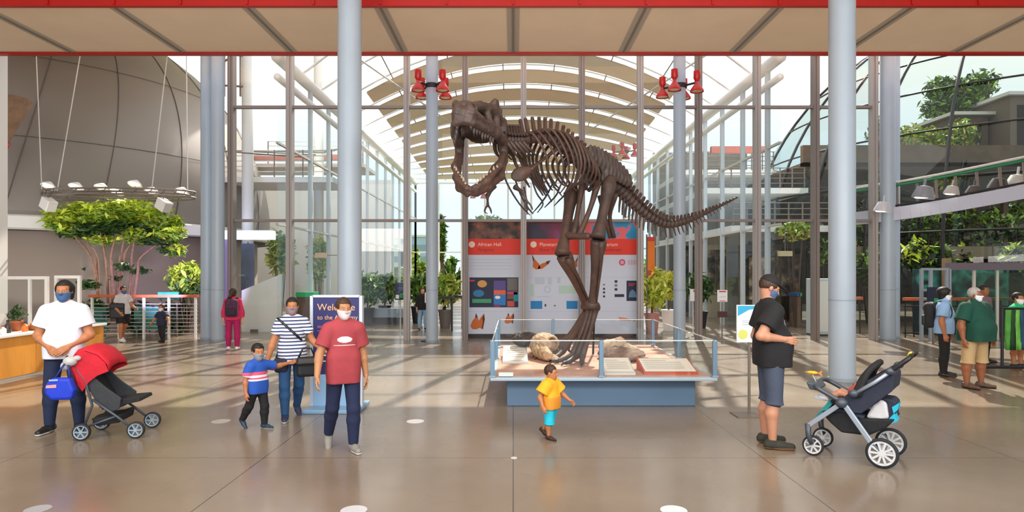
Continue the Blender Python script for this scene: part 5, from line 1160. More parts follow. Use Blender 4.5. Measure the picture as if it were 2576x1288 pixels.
# ---------------------------------------------------------------- signs and stands
t = thing('welcome_sign', 'tall navy welcome sign on a pale blue base between the walking family', 'sign', FL(845, 1030)); b = FL(845, 1030); Y = b.y; k = Y/F
X0, X1 = (787 - CX)*k, (905 - CX)*k; Zt = CZ - (748 - HY)*k
mb = MB(); mb.box(X0, X1, Y, Y + .07, .05, .46); mb.build('lower_panel', mat('sign_pale_blue', '#8fb4d6', .5), t)
mb = MB(); mb.box(X0, X1, Y, Y + .07, .46, Zt); mb.build('sign_panel', mat('sign_navy', '#2a2a66', .55, 0, .08, 2), t)
mb = MB()
for x in (X0 - .015, X1 + .015): mb.box(x - .02, x + .02, Y - .012, Y + .085, .03, Zt + .02)
mb.box(X0, X1, Y - .012, Y + .085, Zt, Zt + .03); mb.build('frame', mat('sign_frame', '#c9d2e0', .35, .3), t)
mb = MB(); mb.box(X0 - .05, X1 + .05, Y - .28, Y + .36, 0, .05); mb.build('base_plate', mat('base_blue', '#7fa3c4', .4), t, bevel=.01)
OR = mat('peach_lettering', '#f0b48c', .6); LT = mat('pale_lettering', '#c9d8f0', .6)
text('lettering', 'Welcome', .125, OR, t, (X0 + .06, Y - .008, Zt - .17), (1, 0, 0), (0, 0, 1)); text('lettering', 'to the Academy', .082, OR, t, (X0 + .06, Y - .008, Zt - .29), (1, 0, 0), (0, 0, 1))
for z, x1, m, h in ((.37, .86, mat('plum_print', '#7c4a84', .6), .035), (.43, .80, mat('plum_print', '#7c4a84', .6), .02), (.52, .55, LT, .03), (.52, .95, LT, .03), (.59, .5, OR, .012), (.65, .55, mat('teal_print', '#4b7fa0', .6), .012), (.75, .7, LT, .02), (.83, .6, LT, .015)):
    mb = MB(); x0 = X0 + (.06 if x1 != .95 else (X1-X0)*.62); mb.box(x0, X0 + (X1-X0)*x1, Y - .006, Y, Zt - z - h, Zt - z); mb.build('text_line', m, t)
def stand_sign(name, label, px, pyb, w, z0, z1, m, extra=None, pole=M['grey'], baser=.16, cat='sign'):
    b = FL(px, pyb); t = thing(name, label, cat, b)
    mb = MB(); mb.lathe([(baser, 0), (baser, .012), (.03, .025)], b, 20); mb.build('base', pole, t, True, angle=.5)
    mb = MB(); mb.tube([b + Vector((0, .02, .01)), b + Vector((0, .02, z0 + .1))], .018, 8); mb.build('pole', pole, t)
    mb = MB(); mb.box(b.x - w/2, b.x + w/2, b.y - .012, b.y + .012, z0, z1); pn = mb.build('sign_plate', m, t)
    for (x0, x1, a0, a1, mm) in extra or (): mb = MB(); mb.box(b.x + x0*w, b.x + x1*w, b.y - .017, b.y - .012, z0 + a0*(z1-z0), z0 + a1*(z1-z0)); mb.build('print', mm, pn)
    return t
PW = mat('paper_white', '#eef0f2', .5); SRED = mat('sign_red', '#c9303c', .6); SCY = mat('sign_cyan', '#2fa0c8', .6); LIME = mat('sign_lime', '#d3d66a', .6)
stand_sign('floor_sign', 'navy sign with green and white marks on a thin pole left of the slim column', 1007, 852, .29, 1.05, 1.52, NAVY, [(-.05, .25, .12, .4, mat('sign_green', '#1f9a63', .6)), (-.42, -.1, .08, .3, M['white']), (.28, .46, .3, .5, M['white']), (-.3, .3, .6, .75, mat('indigo', '#3d3f7d', .6))], M['offwhite'])
stand_sign('floor_sign', 'small white notice with red header above a dark red box on a pole', 1817, 852, .27, 1.0, 1.32, PW, [(-.35, .35, .82, .92, SRED), (-.3, .3, .05, .1, SRED), (-.3, .3, .4, .44, PALE)], M['grey'])
b = FL(1817, 852); mb = MB(); mb.box(b.x - .13, b.x + .13, b.y - .03, b.y + .03, .58, .74); tag(mb.build('leaflet_box', mat('dark_red_box', '#4a1f20', .5)), 'small dark red box fixed on the pole of the white notice', 'box')
stand_sign('floor_sign', 'smaller white notice with a red corner further back beside the right slim column', 1744, 838, .19, .95, 1.3, PW, [(0, .5, .75, .95, SRED)], M['offwhite'])
stand_sign('poster_stand', 'white poster with cyan corner and lime dot behind the man in black', 1886, 1045, .33, .92, 1.39, PW, None, M['grey'], .1)
ps = [o for o in bpy.data.objects if o.name.startswith('poster_stand')][0]; b = FL(1886, 1045)
mb = MB(); mb.poly((b.x - .165, b.y - .016, .92), (1, 0, 0), (0, 0, 1), [(.01, .33), (.01, .46), (.32, .46), (.32, .43), (.15, .41)], (0, .002, 0)); mb.build('cyan_print', SCY, ps)
mb = MB(); mb.poly((b.x - .165, b.y - .016, .92), (1, 0, 0), (0, 0, 1), [(.075 + .06*math.cos(a), .10 + .06*math.sin(a)) for a in np.linspace(0, 6.28, 20)[:-1]], (0, .002, 0)); mb.build('lime_print', LIME, ps)
for z in (.27, .25, .22): mb = MB(); mb.box(b.x - .10, b.x + .12, b.y - .017, b.y - .014, .92 + z, .93 + z); mb.build('text_line', PALE, ps)
mb = MB(); mb.box(b.x - .2, b.x + .12, b.y - .16, b.y + .16, 0, .012); mb.build('foot_plate', M['grey'], ps)
def sanitizer(px, py, label):
    b = FL(px, py); t = thing('sanitizer_stand', label, 'dispenser', b)
    mb = MB(); mb.lathe([(.19, 0), (.19, .02), (.05, .05)], b, 20); mb.build('base', M['black'], t, True, angle=.5)
    mb = MB(); mb.tube([b, b + Vector((0, 0, 1.05))], .022, 8); mb.build('pole', M['dark'], t)
    mb = MB(); mb.box(b.x - .075, b.x + .075, b.y - .12, b.y + .0, 1.0, 1.27); mb.build('dispenser', M['white'], t, bevel=.02)
    mb = MB(); mb.box(b.x - .02, b.x + .03, b.y - .13, b.y - .115, 1.10, 1.22); mb.build('window', M['black'], t)
sanitizer(1077, 858, 'white hand sanitizer dispenser on a black pole beside the left slim column'); sanitizer(1716, 850, 'white hand sanitizer dispenser on a black pole beside the right slim column')
# wooden recycling bins with coloured tops
b0, b1 = FL(1995, 822), FL(2036, 828)
t = thing('recycling_bin', 'brown wooden bin with blue and green tops behind the man in the cap', 'bin', ((b0.x + b1.x)/2, b0.y, 0)); W2 = b1.x - b0.x
mb = MB(); mb.box(b0.x, b1.x, b0.y - .3, b0.y + .3, 0, 1.02); mb.build('cabinet', mat('bin_wood', '#6a5443', .6, 0, .2, 5, stretch=(8, 8, .6)), t, bevel=.01)
for i, (h, x0, x1) in enumerate((('#1d5fa0', 0, .52), ('#1f9a5a', .52, 1))): mb = MB(); mb.box(b0.x + W2*x0 - .02, b0.x + W2*x1 + .02, b0.y - .34, b0.y + .34, 1.02, 1.13); mb.build('lid', mat('lid' + h, h, .5), t, bevel=.008)
b = FL(772, 835); t = thing('recycling_bin', 'dark wooden bin with a bright green top beside the welcome sign', 'bin', b); mb = MB(); mb.box(b.x - .32, b.x + .32, b.y, b.y + .5, 0, 1.05); mb.build('cabinet', MATS['bin_wood'], t, bevel=.01); mb = MB(); mb.box(b.x - .34, b.x + .2, b.y - .02, b.y + .52, 1.05, 1.2); mb.build('lid', mat('lid_bright', '#18b56a', .5), t, bevel=.008)
for i, (x0, x1, py) in enumerate(((2048, 2084, 845),)):
    a, c = FL(x0, py), FL(x1, py); t = thing('white_cabinet', 'pale blue-white metal cabinet left of the thick right column', 'cabinet', ((a.x + c.x)/2, a.y, 0)); mb = MB(); mb.box(a.x, c.x + .3, a.y, a.y + .5, .04, 1.62); mb.build('cabinet_body', mat('pale_cabinet', '#c9d3d8', .5), t, bevel=.01); mb = MB(); mb.box(a.x + .05, c.x + .2, a.y - .012, a.y, .12, 1.55); mb.build('door', M['white'], t); mb = MB(); mb.box(a.x + .02, c.x + .28, a.y + .02, a.y + .5, 0, .04); mb.build('plinth', M['dark'], t)
b = FL(2195, 850); t = thing('glass_line_post', 'short white post at the mullion foot right of the thick column', 'post', b); mb = MB(); mb.box(b.x - .05, b.x + .05, b.y - .05, b.y + .05, 0, .95); mb.build('post_body', M['white'], t); mb = MB(); mb.box(b.x - .12, b.x + .12, b.y - .1, b.y + .1, 0, .03); mb.build('base', M['grey'], t)
# orange banner and yellow potted plant right of the information wall
b = P(1638, 640, 18.6); k = 18.6/F
t = thing('orange_banner', 'narrow bright orange vertical banner right of the information wall', 'banner', (b.x, b.y, 0))
mb = MB(); mb.box(b.x - 9*k, b.x + 9*k, b.y - .01, b.y + .01, CZ - (698 - HY)*k, CZ - (598 - HY)*k); c = mb.build('cloth', mat('banner_orange', '#f2822a', .7, 0, .1, 2), t)
mb = MB(); mb.box(b.x - 9*k, b.x + 9*k, b.y - .014, b.y - .008, CZ - (607 - HY)*k, CZ - (596 - HY)*k); mb.build('red_hem', mat('banner_hem', '#d8433a', .7), c); mb = MB(); mb.box(b.x - 9*k, b.x + 9*k, b.y - .014, b.y - .008, CZ - (698 - HY)*k, CZ - (680 - HY)*k); mb.build('red_foot', MATS['banner_hem'], c)
mb = MB(); mb.tube([(b.x - 11*k, b.y, 0), (b.x - 11*k, b.y, CZ - (590 - HY)*k)], .025, 8); mb.build('pole', M['grey'], t)
def potted(label, px, pyb, D, hz, rx, rz, mats, n, seed, pm, ph=.5, size=.12):
    x = (px - CX)*D/F; t = thing('potted_plant', label, 'plant', (x, D, 0)); mb = MB(); mb.lathe([(.16, 0), (.22, ph), (.24, ph), (.24, ph + .05), (.2, ph + .05)], (x, D, 0), 20); mb.build('pot', pm, t, True, angle=.6)
    mb = MB(); mb.tube([(x, D, ph), (x, D, hz)], [.03, .015], 6); mb.build('stem', BARKD, t)
    for i, m in enumerate(mats): leaf_cloud('foliage', [(x, D, hz, rx, rx, rz)], n//len(mats), size, m, t, 1., seed + i)
potted('large yellow-green potted plant right of the information wall', 1640, 845, 18.8, 1.35, .38, .62, [LG[3], LG[0]], 700, 91, mat('pink_pot', '#c98a84', .6), .55)
potted('second yellow-green plant between the information wall and the right slim column', 1682, 840, 19.6, 1.4, .25, .45, [LG[3]], 350, 95, M['white'], .6)
for i, (px, D) in enumerate(((925, 21.5), (968, 23), (1050, 22.5), (1120, 20.5))):
    potted(['spiky green plant in a grey pot right of the thick left column', 'green plant in a grey pot further along the left glass wall', 'dark round plant beyond the glass behind the navy floor sign', 'pale green plant beyond the glass left of the information wall'][i], px, 0, D, 1.25, .45, .5, [LG[2], LG[1]] if i != 3 else [LG[3], LG[1]], 500, 100 + 3*i, M['dark'] if i != 3 else M['grey'], .55, .15)
potted('dark leafy plant beyond the glass right of the right slim column', 1762, 0, 20.5, 1.3, .4, .5, [LG[2]], 400, 120, M['dark'], .5)
b = P(985, 770, 22); t = thing('planter_bench', 'low blue-grey planter bench beyond the glass beside the potted plants', 'bench', (b.x, 22, 0)); mb = MB(); mb.box(b.x - .9, b.x + .5, 21.8, 22.3, .25, .55); mb.build('seat_block', M['steel'], t); mb = MB(); mb.box(b.x - .8, b.x + .4, 21.9, 22.2, 0, .25); mb.build('base', M['dark'], t)
for i, px in enumerate((1112, 1140)):
    b = P(px, 800, 19.5 + i); t = thing('barrier_table', ('dark high table with pale top beyond the glass beside the left slim column', 'dark high table beyond the glass next to the information wall')[i], 'table', (b.x, b.y, 0)); mb = MB(); mb.box(b.x - .35, b.x + .35, b.y - .3, b.y + .3, 1.0, 1.06); mb.build('top', M['dark'], t)
    for sx in (-1, 1): mb = MB(); mb.box(b.x + sx*.3 - .03, b.x + sx*.3 + .03, b.y - .05, b.y + .05, 0, 1.0); mb.build('leg', M['dark'], t)
# white floor stickers and the brass pin at the joint crossing
SW = mat('sticker_white', '#e9ebee', .35)
for i, (px, py, r, m) in enumerate(((1045, 1060, .105, SW), (556, 1060, .11, mat('sticker_faint', '#b7b0a8', .35)), (1695, 1284, .10, SW), (890, 1284, .10, mat('sticker_grey', '#cfd5dd', .3)), (95, 1281, .09, mat('sticker_grey2', '#a8aab0', .3)))):
    b = FL(px, py); mb = MB(); mb.lathe([(r, 0.0), (r, .002)], b + Vector((0, 0, .0005)), 32); tag(mb.build('floor_sticker', m), ['white round floor sticker between the woman and the plinth', 'faint round floor sticker left of the child in blue', 'white round floor sticker at the bottom edge below the plinth', 'pale round floor sticker at the bottom edge below the man in maroon', 'grey round floor sticker at the bottom edge in the left corner'][i], 'sticker')
b = FL(1293, 1152); mb = MB(); mb.lathe([(.032, 0), (.03, .004)], b, 20); tag(mb.build('floor_pin', M['offwhite']), 'small pale metal pin at the crossing of the floor joints', 'floor marker')
# park beyond the far glass
for i, (px, py, rx, rz, D) in enumerate(((1108, 600, 9, 60, 47), (1060, 690, 30, 40, 55), (1150, 690, 30, 45, 52), (1010, 700, 26, 34, 60), (1650, 640, 16, 60, 50), (1600, 690, 40, 40, 60), (1230, 560, 60, 14, 75), (1690, 690, 24, 45, 52), (960, 710, 30, 26, 56), (1730, 700, 26, 30, 55))):
    tree(['tall narrow cypress seen beyond the glass right of the left slim column', 'round park tree beyond the far glass left of the left slim column', 'pale park tree beyond the far glass beside the information wall', 'low park tree beyond the glass behind the navy floor sign', 'tall narrow tree beyond the glass above the yellow potted plant', 'park tree hidden mostly by the information wall', 'distant tree line showing above the information wall', 'park tree beyond the glass left of the right slim column', 'low park tree right of the thick left column', 'low park tree right of the right slim column'][i], px, py, rx, rz, D, [LG[2], LG[1]] if i % 2 == 0 else [LG[3], LG[1]], 500, 130 + i, .45, 'trees in the park', 'park_tree', .2)
for i, (px, w_, py, h) in enumerate(((1052, 70, 596, '#9fb2c6'), (1700, 60, 610, '#b3bcc4'), (975, 60, 600, '#c2c9cf'))):
    D = 120; a = P(px - w_/2, py, D); c = P(px + w_/2, py, D); t = thing('city_building', ['pale blue distant building behind the left slim column', 'pale grey distant building behind the right slim column', 'white distant building right of the thick left column'][i], 'building', ((a.x + c.x)/2, D, -.3)); mb = MB(); mb.box(a.x, c.x, D, D + 8, -.3, a.z); mb.build('wall', mat('bld' + h, h, .8), t); mb = MB(); mb.box(a.x - .2, c.x + .2, D - .2, D + 8, a.z, a.z + .4); mb.build('roof', M['offwhite'], t)
    for k in range(3): mb = MB(); mb.box(a.x + .3, c.x - .3, D - .04, D, 1.5 + k*2.2, 2.6 + k*2.2); mb.build('window_band', mat('bld_glass', '#7f93a6', .3), t)
# ---------------------------------------------------------------- strollers
class Side:
    def __init__(s, rear, front, w):
        s.O = FL(*rear); d = FL(*front) - s.O; s.f = d.normalized(); s.l = Vector((-s.f.y, s.f.x, 0))
        if s.l.y < 0: s.l = -s.l
        s.w = w; s.len = d.length
    def __call__(s, px, py, lat=0.):
        o = Vector((0, 0, CZ)); d = P(px, py, 1.0) - o; t = (s.O - o).dot(s.l)/d.dot(s.l)
        return o + d*t + s.l*lat
    def poly(s, pts, l0, l1):
        mb = MB(); a = [s(*p) for p in pts]; n = len(a); mb.add([p + s.l*l0 for p in a] + [p + s.l*l1 for p in a], [tuple(range(n)), tuple(range(n, 2*n))[::-1]] + [(i, n + i, n + (i+1) % n, (i+1) % n) for i in range(n)]); return mb
def wheel(S, c, r, par, rim, tyre, spokes=10, wd=.045):
    mb = MB(); mb.lathe([(r*.80, -wd*.4), (r*.93, -wd*.5), (r, -wd*.25), (r, wd*.25), (r*.93, wd*.5), (r*.80, wd*.4)], c, 32, S.l, cap=False); w = mb.build('wheel', tyre, par, True)
    mb = MB(); mb.lathe([(r*.68, -wd*.35), (r*.81, -wd*.42), (r*.81, wd*.42), (r*.68, wd*.35)], c, 32, S.l, cap=False); mb.lathe([(r*.02, -wd*.5), (r*.2, -wd*.5), (r*.22, -wd*.35), (r*.22, wd*.5)], c, 16, S.l)
    t, a, b = frame(S.l)
    for k in range(spokes):
        an = 2*math.pi*k/spokes; d = a*math.cos(an) + b*math.sin(an); mb.bar(c + d*r*.15 - S.l*wd*.2, c + d*r*.72 - S.l*wd*.25, r*.13, wd*.5, S.l)
    mb.build('rim', rim, w)
    return w
NV = mat('stroller_navy', '#262c3e', .75, 0, .12, 20, .2, 120); SIL = mat('silver_tube', '#aab6c6', .3, .5); GUN = mat('gunmetal', '#4a525d', .4, .3); RUB = mat('tyre_rubber', '#22242a', .7); RIM = mat('rim_white', '#d5d8dc', .4)
BLK = mat('black_fabric', '#1b1c20', .8, 0, .15, 20, .25, 90); TEAL = mat('teal_print_fabric', '#2a8f94', .8, 0, .5, 14)
S = Side((2220, 1178), (2042, 1148), .50); W = S.w
st = thing('stroller', 'navy stroller with silver frame and white spoked wheels facing the man in black', 'stroller', S.O.lerp(S.O + S.f*S.len + S.l*W, .5))
zc = lambda p, z: Vector((p.x, p.y, z))
for lat in (0, W):
    wheel(S, zc(S(2219, 1140, lat), .137), .137, st, RIM, RUB, 10); wheel(S, zc(S(2042, 1118, lat + (.05 if lat == 0 else -.05)), .098), .098, st, RIM, RUB, 7)
    L = lambda px, py: S(px, py, lat)
    mb = MB(); mb.bar(L(2034, 1070), L(2112, 1018), .03, .045); mb.build('front_tube', SIL, st, bevel=.008)
    mb = MB(); mb.bar(L(2122, 1015), L(2196, 1120), .032, .05); mb.build('rear_tube', SIL, st, bevel=.008)
    mb = MB(); mb.tube([L(2196, 1118), L(2219, 1140)], .022, 8); mb.build('axle_bracket', GUN, st)
    mb = MB(); mb.tube([L(2150, 990), L(2200, 962), L(2240, 935)], .018, 8); mb.build('push_tube', SIL, st, True)
    mb = MB(); mb.ell(L(2118, 1014), (.06, .05, .05), 14, 10); mb.ell(L(2148, 990), (.05, .04, .04), 12, 8); mb.build('hub_joint', GUN, st, True)
    mb = MB(); mb.tube([L(2032, 1066), L(2034, 1095), L(2042, 1118)], [.03, .028, .02], 8); mb.build('front_fork', GUN, st, True)
    mb = MB(); mb.ell(L(2240, 934), (.045, .035, .035), 12, 8); mb.build('handle_joint', GUN, st, True)
mb = MB(); mb.tube([p for p in spline([tuple(x) for x in (S(2240, 934, 0), S(2268, 915, 0), S(2288, 900, .03), S(2286, 893, .2), S(2286, 893, W - .2), S(2288, 900, W - .03), S(2268, 915, W), S(2240, 934, W))], 4)], .021, 9); mb.build('push_handle', M['black'], st, True)
mb = MB(); mb.tube([S(2287, 897, .08), S(2286, 894, .16)], .024, 9); mb.build('wrist_tag', mat('yellow_tag', '#d9c74a', .6), st, True)
for lat in (0, W):
    l0, l1 = (.03, .05) if lat == 0 else (W - .05, W - .03)
    S.poly([(2112, 1008), (2150, 975), (2232, 930), (2248, 950), (2244, 985), (2205, 1012), (2165, 1042), (2130, 1040)], l0, l1).build('side_panel', NV, st, bevel=.008)
S.poly([(2165, 1042), (2205, 1015), (2243, 985), (2248, 945), (2238, 935), (2222, 970), (2180, 1010), (2150, 1030)], .05, W - .05).build('backrest', NV, st, bevel=.01)
S.poly([(2085, 1008), (2110, 1002), (2165, 1024), (2162, 1042), (2120, 1032), (2088, 1018)], .05, W - .05).build('seat', BLK, st, bevel=.01)
S.poly([(2038, 1062), (2085, 1006), (2094, 1016), (2046, 1068)], .06, W - .06).build('leg_rest', TEAL, st, bevel=.006)
mb = MB()
for a in range(6):
    f = a/5; top = [(2128 + 22*f, 990 - 16*f), (2160 + 20*f, 940 - 16*f), (2195 + 14*f, 912 - 4*f), (2222 + 4*f, 915)]
    mb.tube([Vector(p) - Vector((0, 0, .07)) for p in spline([tuple(x) for x in (S(2150 + 8*f, 978, .01), S(2166 + 12*f, 938 - 14*f, .05), S(2185 + 14*f, 912 - 10*f, .18), S(2185 + 14*f, 912 - 10*f, W - .18), S(2166 + 12*f, 938 - 14*f, W - .05), S(2150 + 8*f, 978, W - .01))], 4)], .03, 7)
mb.build('folded_canopy', BLK, st, True)
S.poly([(2060, 1040), (2085, 1068), (2112, 1092), (2180, 1100), (2225, 1082), (2250, 1058), (2170, 1056), (2110, 1036)], .06, W - .06).build('storage_basket', BLK, st, bevel=.02)
S.poly([(2064, 1036), (2112, 1030), (2172, 1050), (2168, 1058), (2110, 1038), (2068, 1044)], .05, W - .05).build('basket_rim', NV, st, bevel=.008)
mb = MB(); mb.tube([p for p in spline([tuple(x) for x in (S(2112, 1008, 0), S(2080, 990, .0), S(2050, 972, .02), S(2044, 968, W*.5), S(2050, 972, W - .02), S(2112, 1008, W))], 4)], .022, 8); mb.build('bumper_bar', GUN, st, True)
S.poly([(2026, 962), (2052, 966), (2062, 978), (2056, 984), (2034, 980)], .02, W*.55).build('snack_tray', GUN, st, bevel=.012)
# things on and in the stroller
t = thing('diaper_bag', 'white bag with navy edge stuffed in the rear of the navy stroller', 'bag', S(2200, 1050, .25))
S.poly([(2172, 1056), (2190, 1022), (2208, 1008), (2226, 1016), (2234, 1058), (2214, 1064)], .09, W - .14).build('bag_body', mat('white_cloth', '#cfcdd2', .8, 0, .06, 8, .3, 10), t, bevel=.025)
S.poly([(2212, 1006), (2240, 1010), (2250, 1020), (2246, 1060), (2232, 1062), (2228, 1018)], .10, W - .15).build('edge_panel', NV, t, bevel=.01)
for i, pts in enumerate(([(2240, 1028), (2258, 1018), (2254, 1036), (2244, 1044)], [(2228, 1062), (2246, 1044), (2254, 1064), (2240, 1070)])):
    mbx = S.poly(pts, .08, .2); tag(mbx.build('cyan_cloth', mat('cyan_cloth', '#25b5d6', .8)), ('upper bright cyan cloth corner poking from the bag behind the navy stroller', 'lower bright cyan cloth corner poking from the bag behind the navy stroller')[i], 'cloth')
q = S(2036, 941, .12); t = thing('toy', 'small yellow-orange toy fish held up above the stroller tray', 'toy', q)
mb = MB(); mb.tube([q + S.f*.065, q + S.f*.03, q - S.f*.02, q - S.f*.05], [.006, .026, .028, .01], 10, flat=.6); mb.build('toy_body', mat('toy_yellow', '#f3b42a', .5), t, True)
mb = MB(); mb.poly(q - S.f*.05, -S.f, Vector((0, 0, 1)), [(0, 0), (.04, .03), (.03, 0), (.04, -.03)], S.l*.01); mb.build('toy_tail', mat('toy_orange', '#ef8a2c', .5), t)
mb = MB(); mb.tube([q - Vector((0, 0, .02)), S(2048, 970, .12)], .004, 5); mb.build('toy_stick', M['offwhite'], t)
# the stroller with the red hood on the left
S2 = Side((205, 1108), (342, 1102), .48); S = S2; W = S.w
st = thing('stroller', 'dark grey stroller with a red hood pushed by the man in the white tee', 'stroller', S.O.lerp(S.O + S.f*S.len + S.l*W, .5))
RIM2 = mat('rim_blue_grey', '#8fa3b3', .4); GF = mat('grey_fabric', '#34373c', .8, 0, .12, 20, .25, 90); RF = mat('red_fabric', '#c4122a', .75, 0, .18, 7, .5, 9)
for lat in (0, W):
    L = lambda px, py: S(px, py, lat)
    wheel(S, zc(S(205, 1090, lat), .09), .09, st, RIM2, RUB, 6, .05); wheel(S, zc(S(342, 1084, lat), .09), .09, st, RIM2, RUB, 6, .05)
    mb = MB(); mb.tube([L(205, 1090), L(232, 1020), L(215, 960), L(178, 905)], .014, 8); mb.build('push_tube', GUN, st, True)
    mb = MB(); mb.tube([L(178, 905), L(166, 898)], .022, 8); mb.build('hand_grip', M['black'], st, True)
    mb = MB(); mb.tube([L(232, 1005), L(290, 1045), L(342, 1084)], .014, 8); mb.build('front_tube', GUN, st, True)
    mb = MB(); mb.tube([L(214, 1075), L(290, 1048)], .012, 8); mb.build('lower_tube', GUN, st, True)
S.poly([(205, 948), (222, 940), (262, 975), (302, 1003), (298, 1030), (270, 1040), (238, 1012)], .02, .05).build('side_panel', GF, st, bevel=.008)
S.poly([(205, 948), (222, 940), (262, 975), (302, 1003), (298, 1030), (270, 1040), (238, 1012)], W - .05, W - .02).build('side_panel', GF, st, bevel=.008)
S.poly([(200, 955), (214, 946), (256, 1016), (246, 1030)], .05, W - .05).build('backrest', BLK, st, bevel=.01)
S.poly([(246, 1016), (300, 1012), (304, 1026), (250, 1034)], .05, W - .05).build('seat', BLK, st, bevel=.01)
S.poly([(298, 1008), (345, 1004), (348, 1012), (302, 1022)], .06, W - .06).build('foot_rest', BLK, st, bevel=.006)
S.poly([(222, 1056), (300, 1046), (296, 1066), (236, 1076)], .05, W - .05).build('storage_basket', BLK, st, bevel=.015)
mb = MB(); rows = []
for (px, py, ins) in ((196, 968, 0), (176, 915, 0), (190, 892, 0), (215, 884, 0), (245, 894, 0), (268, 916, 0), (272, 932, 0)):
    a = S(px, py, ins); c = S(px, py, W - ins); up = Vector((0, 0, .05)); rows.append([a, a.lerp(c, .15) + up*.7, a.lerp(c, .5) + up, a.lerp(c, .85) + up*.7, c])
mb.grid(rows); o = mb.build('hood', RF, st, True); o.modifiers.new('thick', 'SOLIDIFY').thickness = .012
S.poly([(176, 915), (182, 900), (196, 889), (215, 884), (245, 894), (266, 914), (274, 934), (246, 945), (224, 962), (208, 985), (196, 968), (190, 945)], -.012, .0).build('hood_flap', RF, st, bevel=.004)
S.poly([(176, 915), (182, 900), (196, 889), (215, 884), (245, 894), (266, 914), (274, 934), (246, 945), (224, 962), (208, 985), (196, 968), (190, 945)], W, W + .012).build('hood_flap', RF, st, bevel=.004)
q = S(180, 908, -.03); t = thing('cloth_bundle', 'pale grey cloth bundle on the handle of the red-hooded stroller', 'cloth', q); mb = MB(); mb.ell(q, (.07, .06, .055), 14, 10); mb.ell(q + Vector((-.05, 0, -.05)), (.045, .05, .05), 12, 8); mb.ell(q + Vector((.06, .02, .03)), (.04, .04, .03), 10, 8); mb.build('cloth', mat('pale_cloth', '#b9b8b6', .85, 0, .15, 12, .5, 14), t, True)
t = thing('tote_bag', 'bright blue bag hanging from the handle of the red-hooded stroller', 'bag', S(168, 975, -.12))
S.poly([(133, 962), (150, 945), (196, 945), (206, 975), (200, 998), (150, 1000), (132, 985)], -.18, -.08).build('bag_body', mat('bag_blue', '#1238c4', .6, 0, .12, 6, .3, 8), t, bevel=.03)
S.poly([(140, 962), (164, 960), (164, 968), (138, 969)], -.185, -.18).build('pink_print', mat('bag_pink', '#e59a9a', .6), t)
S.poly([(146, 948), (168, 947), (168, 951), (146, 952)], -.185, -.18).build('pale_print', mat('bag_pale', '#9db4ea', .6), t)
mb = MB(); mb.tube([S(155, 946, -.13), S(170, 915, -.08), S(174, 904, -.03), S(182, 918, -.08), S(190, 946, -.13)], .009, 6); mb.build('strap', mat('strap_blue', '#1a2f86', .7), t, True)
# garment rail with green hangings at the right edge
b = P(2520, 935, 11.4); t = thing('display_trolley', 'black wheeled frame hung with green striped cloth at the right edge', 'trolley', (9.2, 11.4, 0)); x0, x1 = (2521 - CX)*11.4/F, 9.75
mb = MB(); mb.tube([(x0, 11.4, .1), (x0, 11.4, 1.15)], .025, 8); mb.build('upright', M['dark'], t); mb = MB(); mb.tube([(x1, 11.4, .1), (x1, 11.4, 1.15)], .025, 8); mb.build('upright', M['dark'], t)
mb = MB(); mb.tube([(x0 - .02, 11.4, 1.15), (x1, 11.4, 1.15)], .022, 8); mb.build('top_bar', M['dark'], t); mb = MB(); mb.tube([(x0 - .35, 11.4, .1), (x1, 11.4, .1)], .028, 8); mb.build('base_bar', M['dark'], t)
for x in (x0 - .3, x0 + .32, x1): mb = MB(); mb.lathe([(.02, -.02), (.05, -.018), (.05, .018), (.02, .02)], (x, 11.4, .05), 16, (0, 1, 0)); mb.build('castor', M['black'], t, True, angle=.6)
for i, h in enumerate(('#4f9a3d', '#1f3d22', '#6db34a', '#234a66', '#2f6b33', '#17251a', '#58a544', '#264f2b')):
    xa = x0 + .03 + i*.085; mb = MB(); mb.grid([[Vector((xa + .1*u, 11.36 + .02*math.sin(u*6 + z*3 + i), 1.13 - .72*z)) for u in (0, .33, .66, 1)] for z in np.linspace(0, 1, 6)]); o = mb.build('hanging_cloth', mat('cloth' + h, h, .8, 0, .2, 6), t, True); o.modifiers.new('thick', 'SOLIDIFY').thickness = .01
# ---------------------------------------------------------------- the visitors
SK = {k: mat('skin_' + k, h, .55, 0, .05, 5) for k, h in (('tan', '#b5764f'), ('light', '#d79c7c'), ('brown', '#8f5638'), ('olive', '#b07c56'), ('ruddy', '#bf886c'))}
HB = mat('hair_black', '#17120f', .6, 0, .3, 30); HBR = mat('hair_brown', '#3a2417', .6, 0, .3, 30); HG = mat('hair_grey', '#a9a4a0', .7, 0, .3, 30)
def cloth(n, h, v=.08, r=.85): return mat('cloth_' + n, h, r, 0, v, 6, .25, 18)
DENIM = cloth('dark_denim', '#1d2a48', .15); BLKC = cloth('black', '#19191b'); MBL = mat('mask_blue', '#3d618f', .8); MWH = mat('mask_white', '#e9edf0', .75)
WS = mat('sole_white', '#dcdcda', .5)
# man in the white tee, hands joined
p = FL(162, 1085)
person('person in white tee and blue mask standing behind the red-hooded stroller', p, .30, 1.71, SK['tan'], g=1.0, belly=.012, vox=.0095,
       armL=((.34, -.02, -1), (-.62, -.62, -.42)), armR=((-.34, -.02, -1), (.62, -.62, -.42)), handn=((0, 1, 0), (0, 1, 0)), legL=((.10, -.05, -1), (.02, .08, -1)), legR=((-.10, -.02, -1), (-.03, .03, -1)),
       hair='bob', hairm=HB, mask=MBL, tops=[dict(name='tee_shirt', m=cloth('white', '#dfe2ee', .03), sleeve=.62, hem=-.03, e=.018, se=.012)], bottoms=[dict(m=DENIM, leg=1.95, e=.012)], shoes=mat('shoe_black', '#1c1c20', .5), sole=WS, footyaw=(.35, -.25))
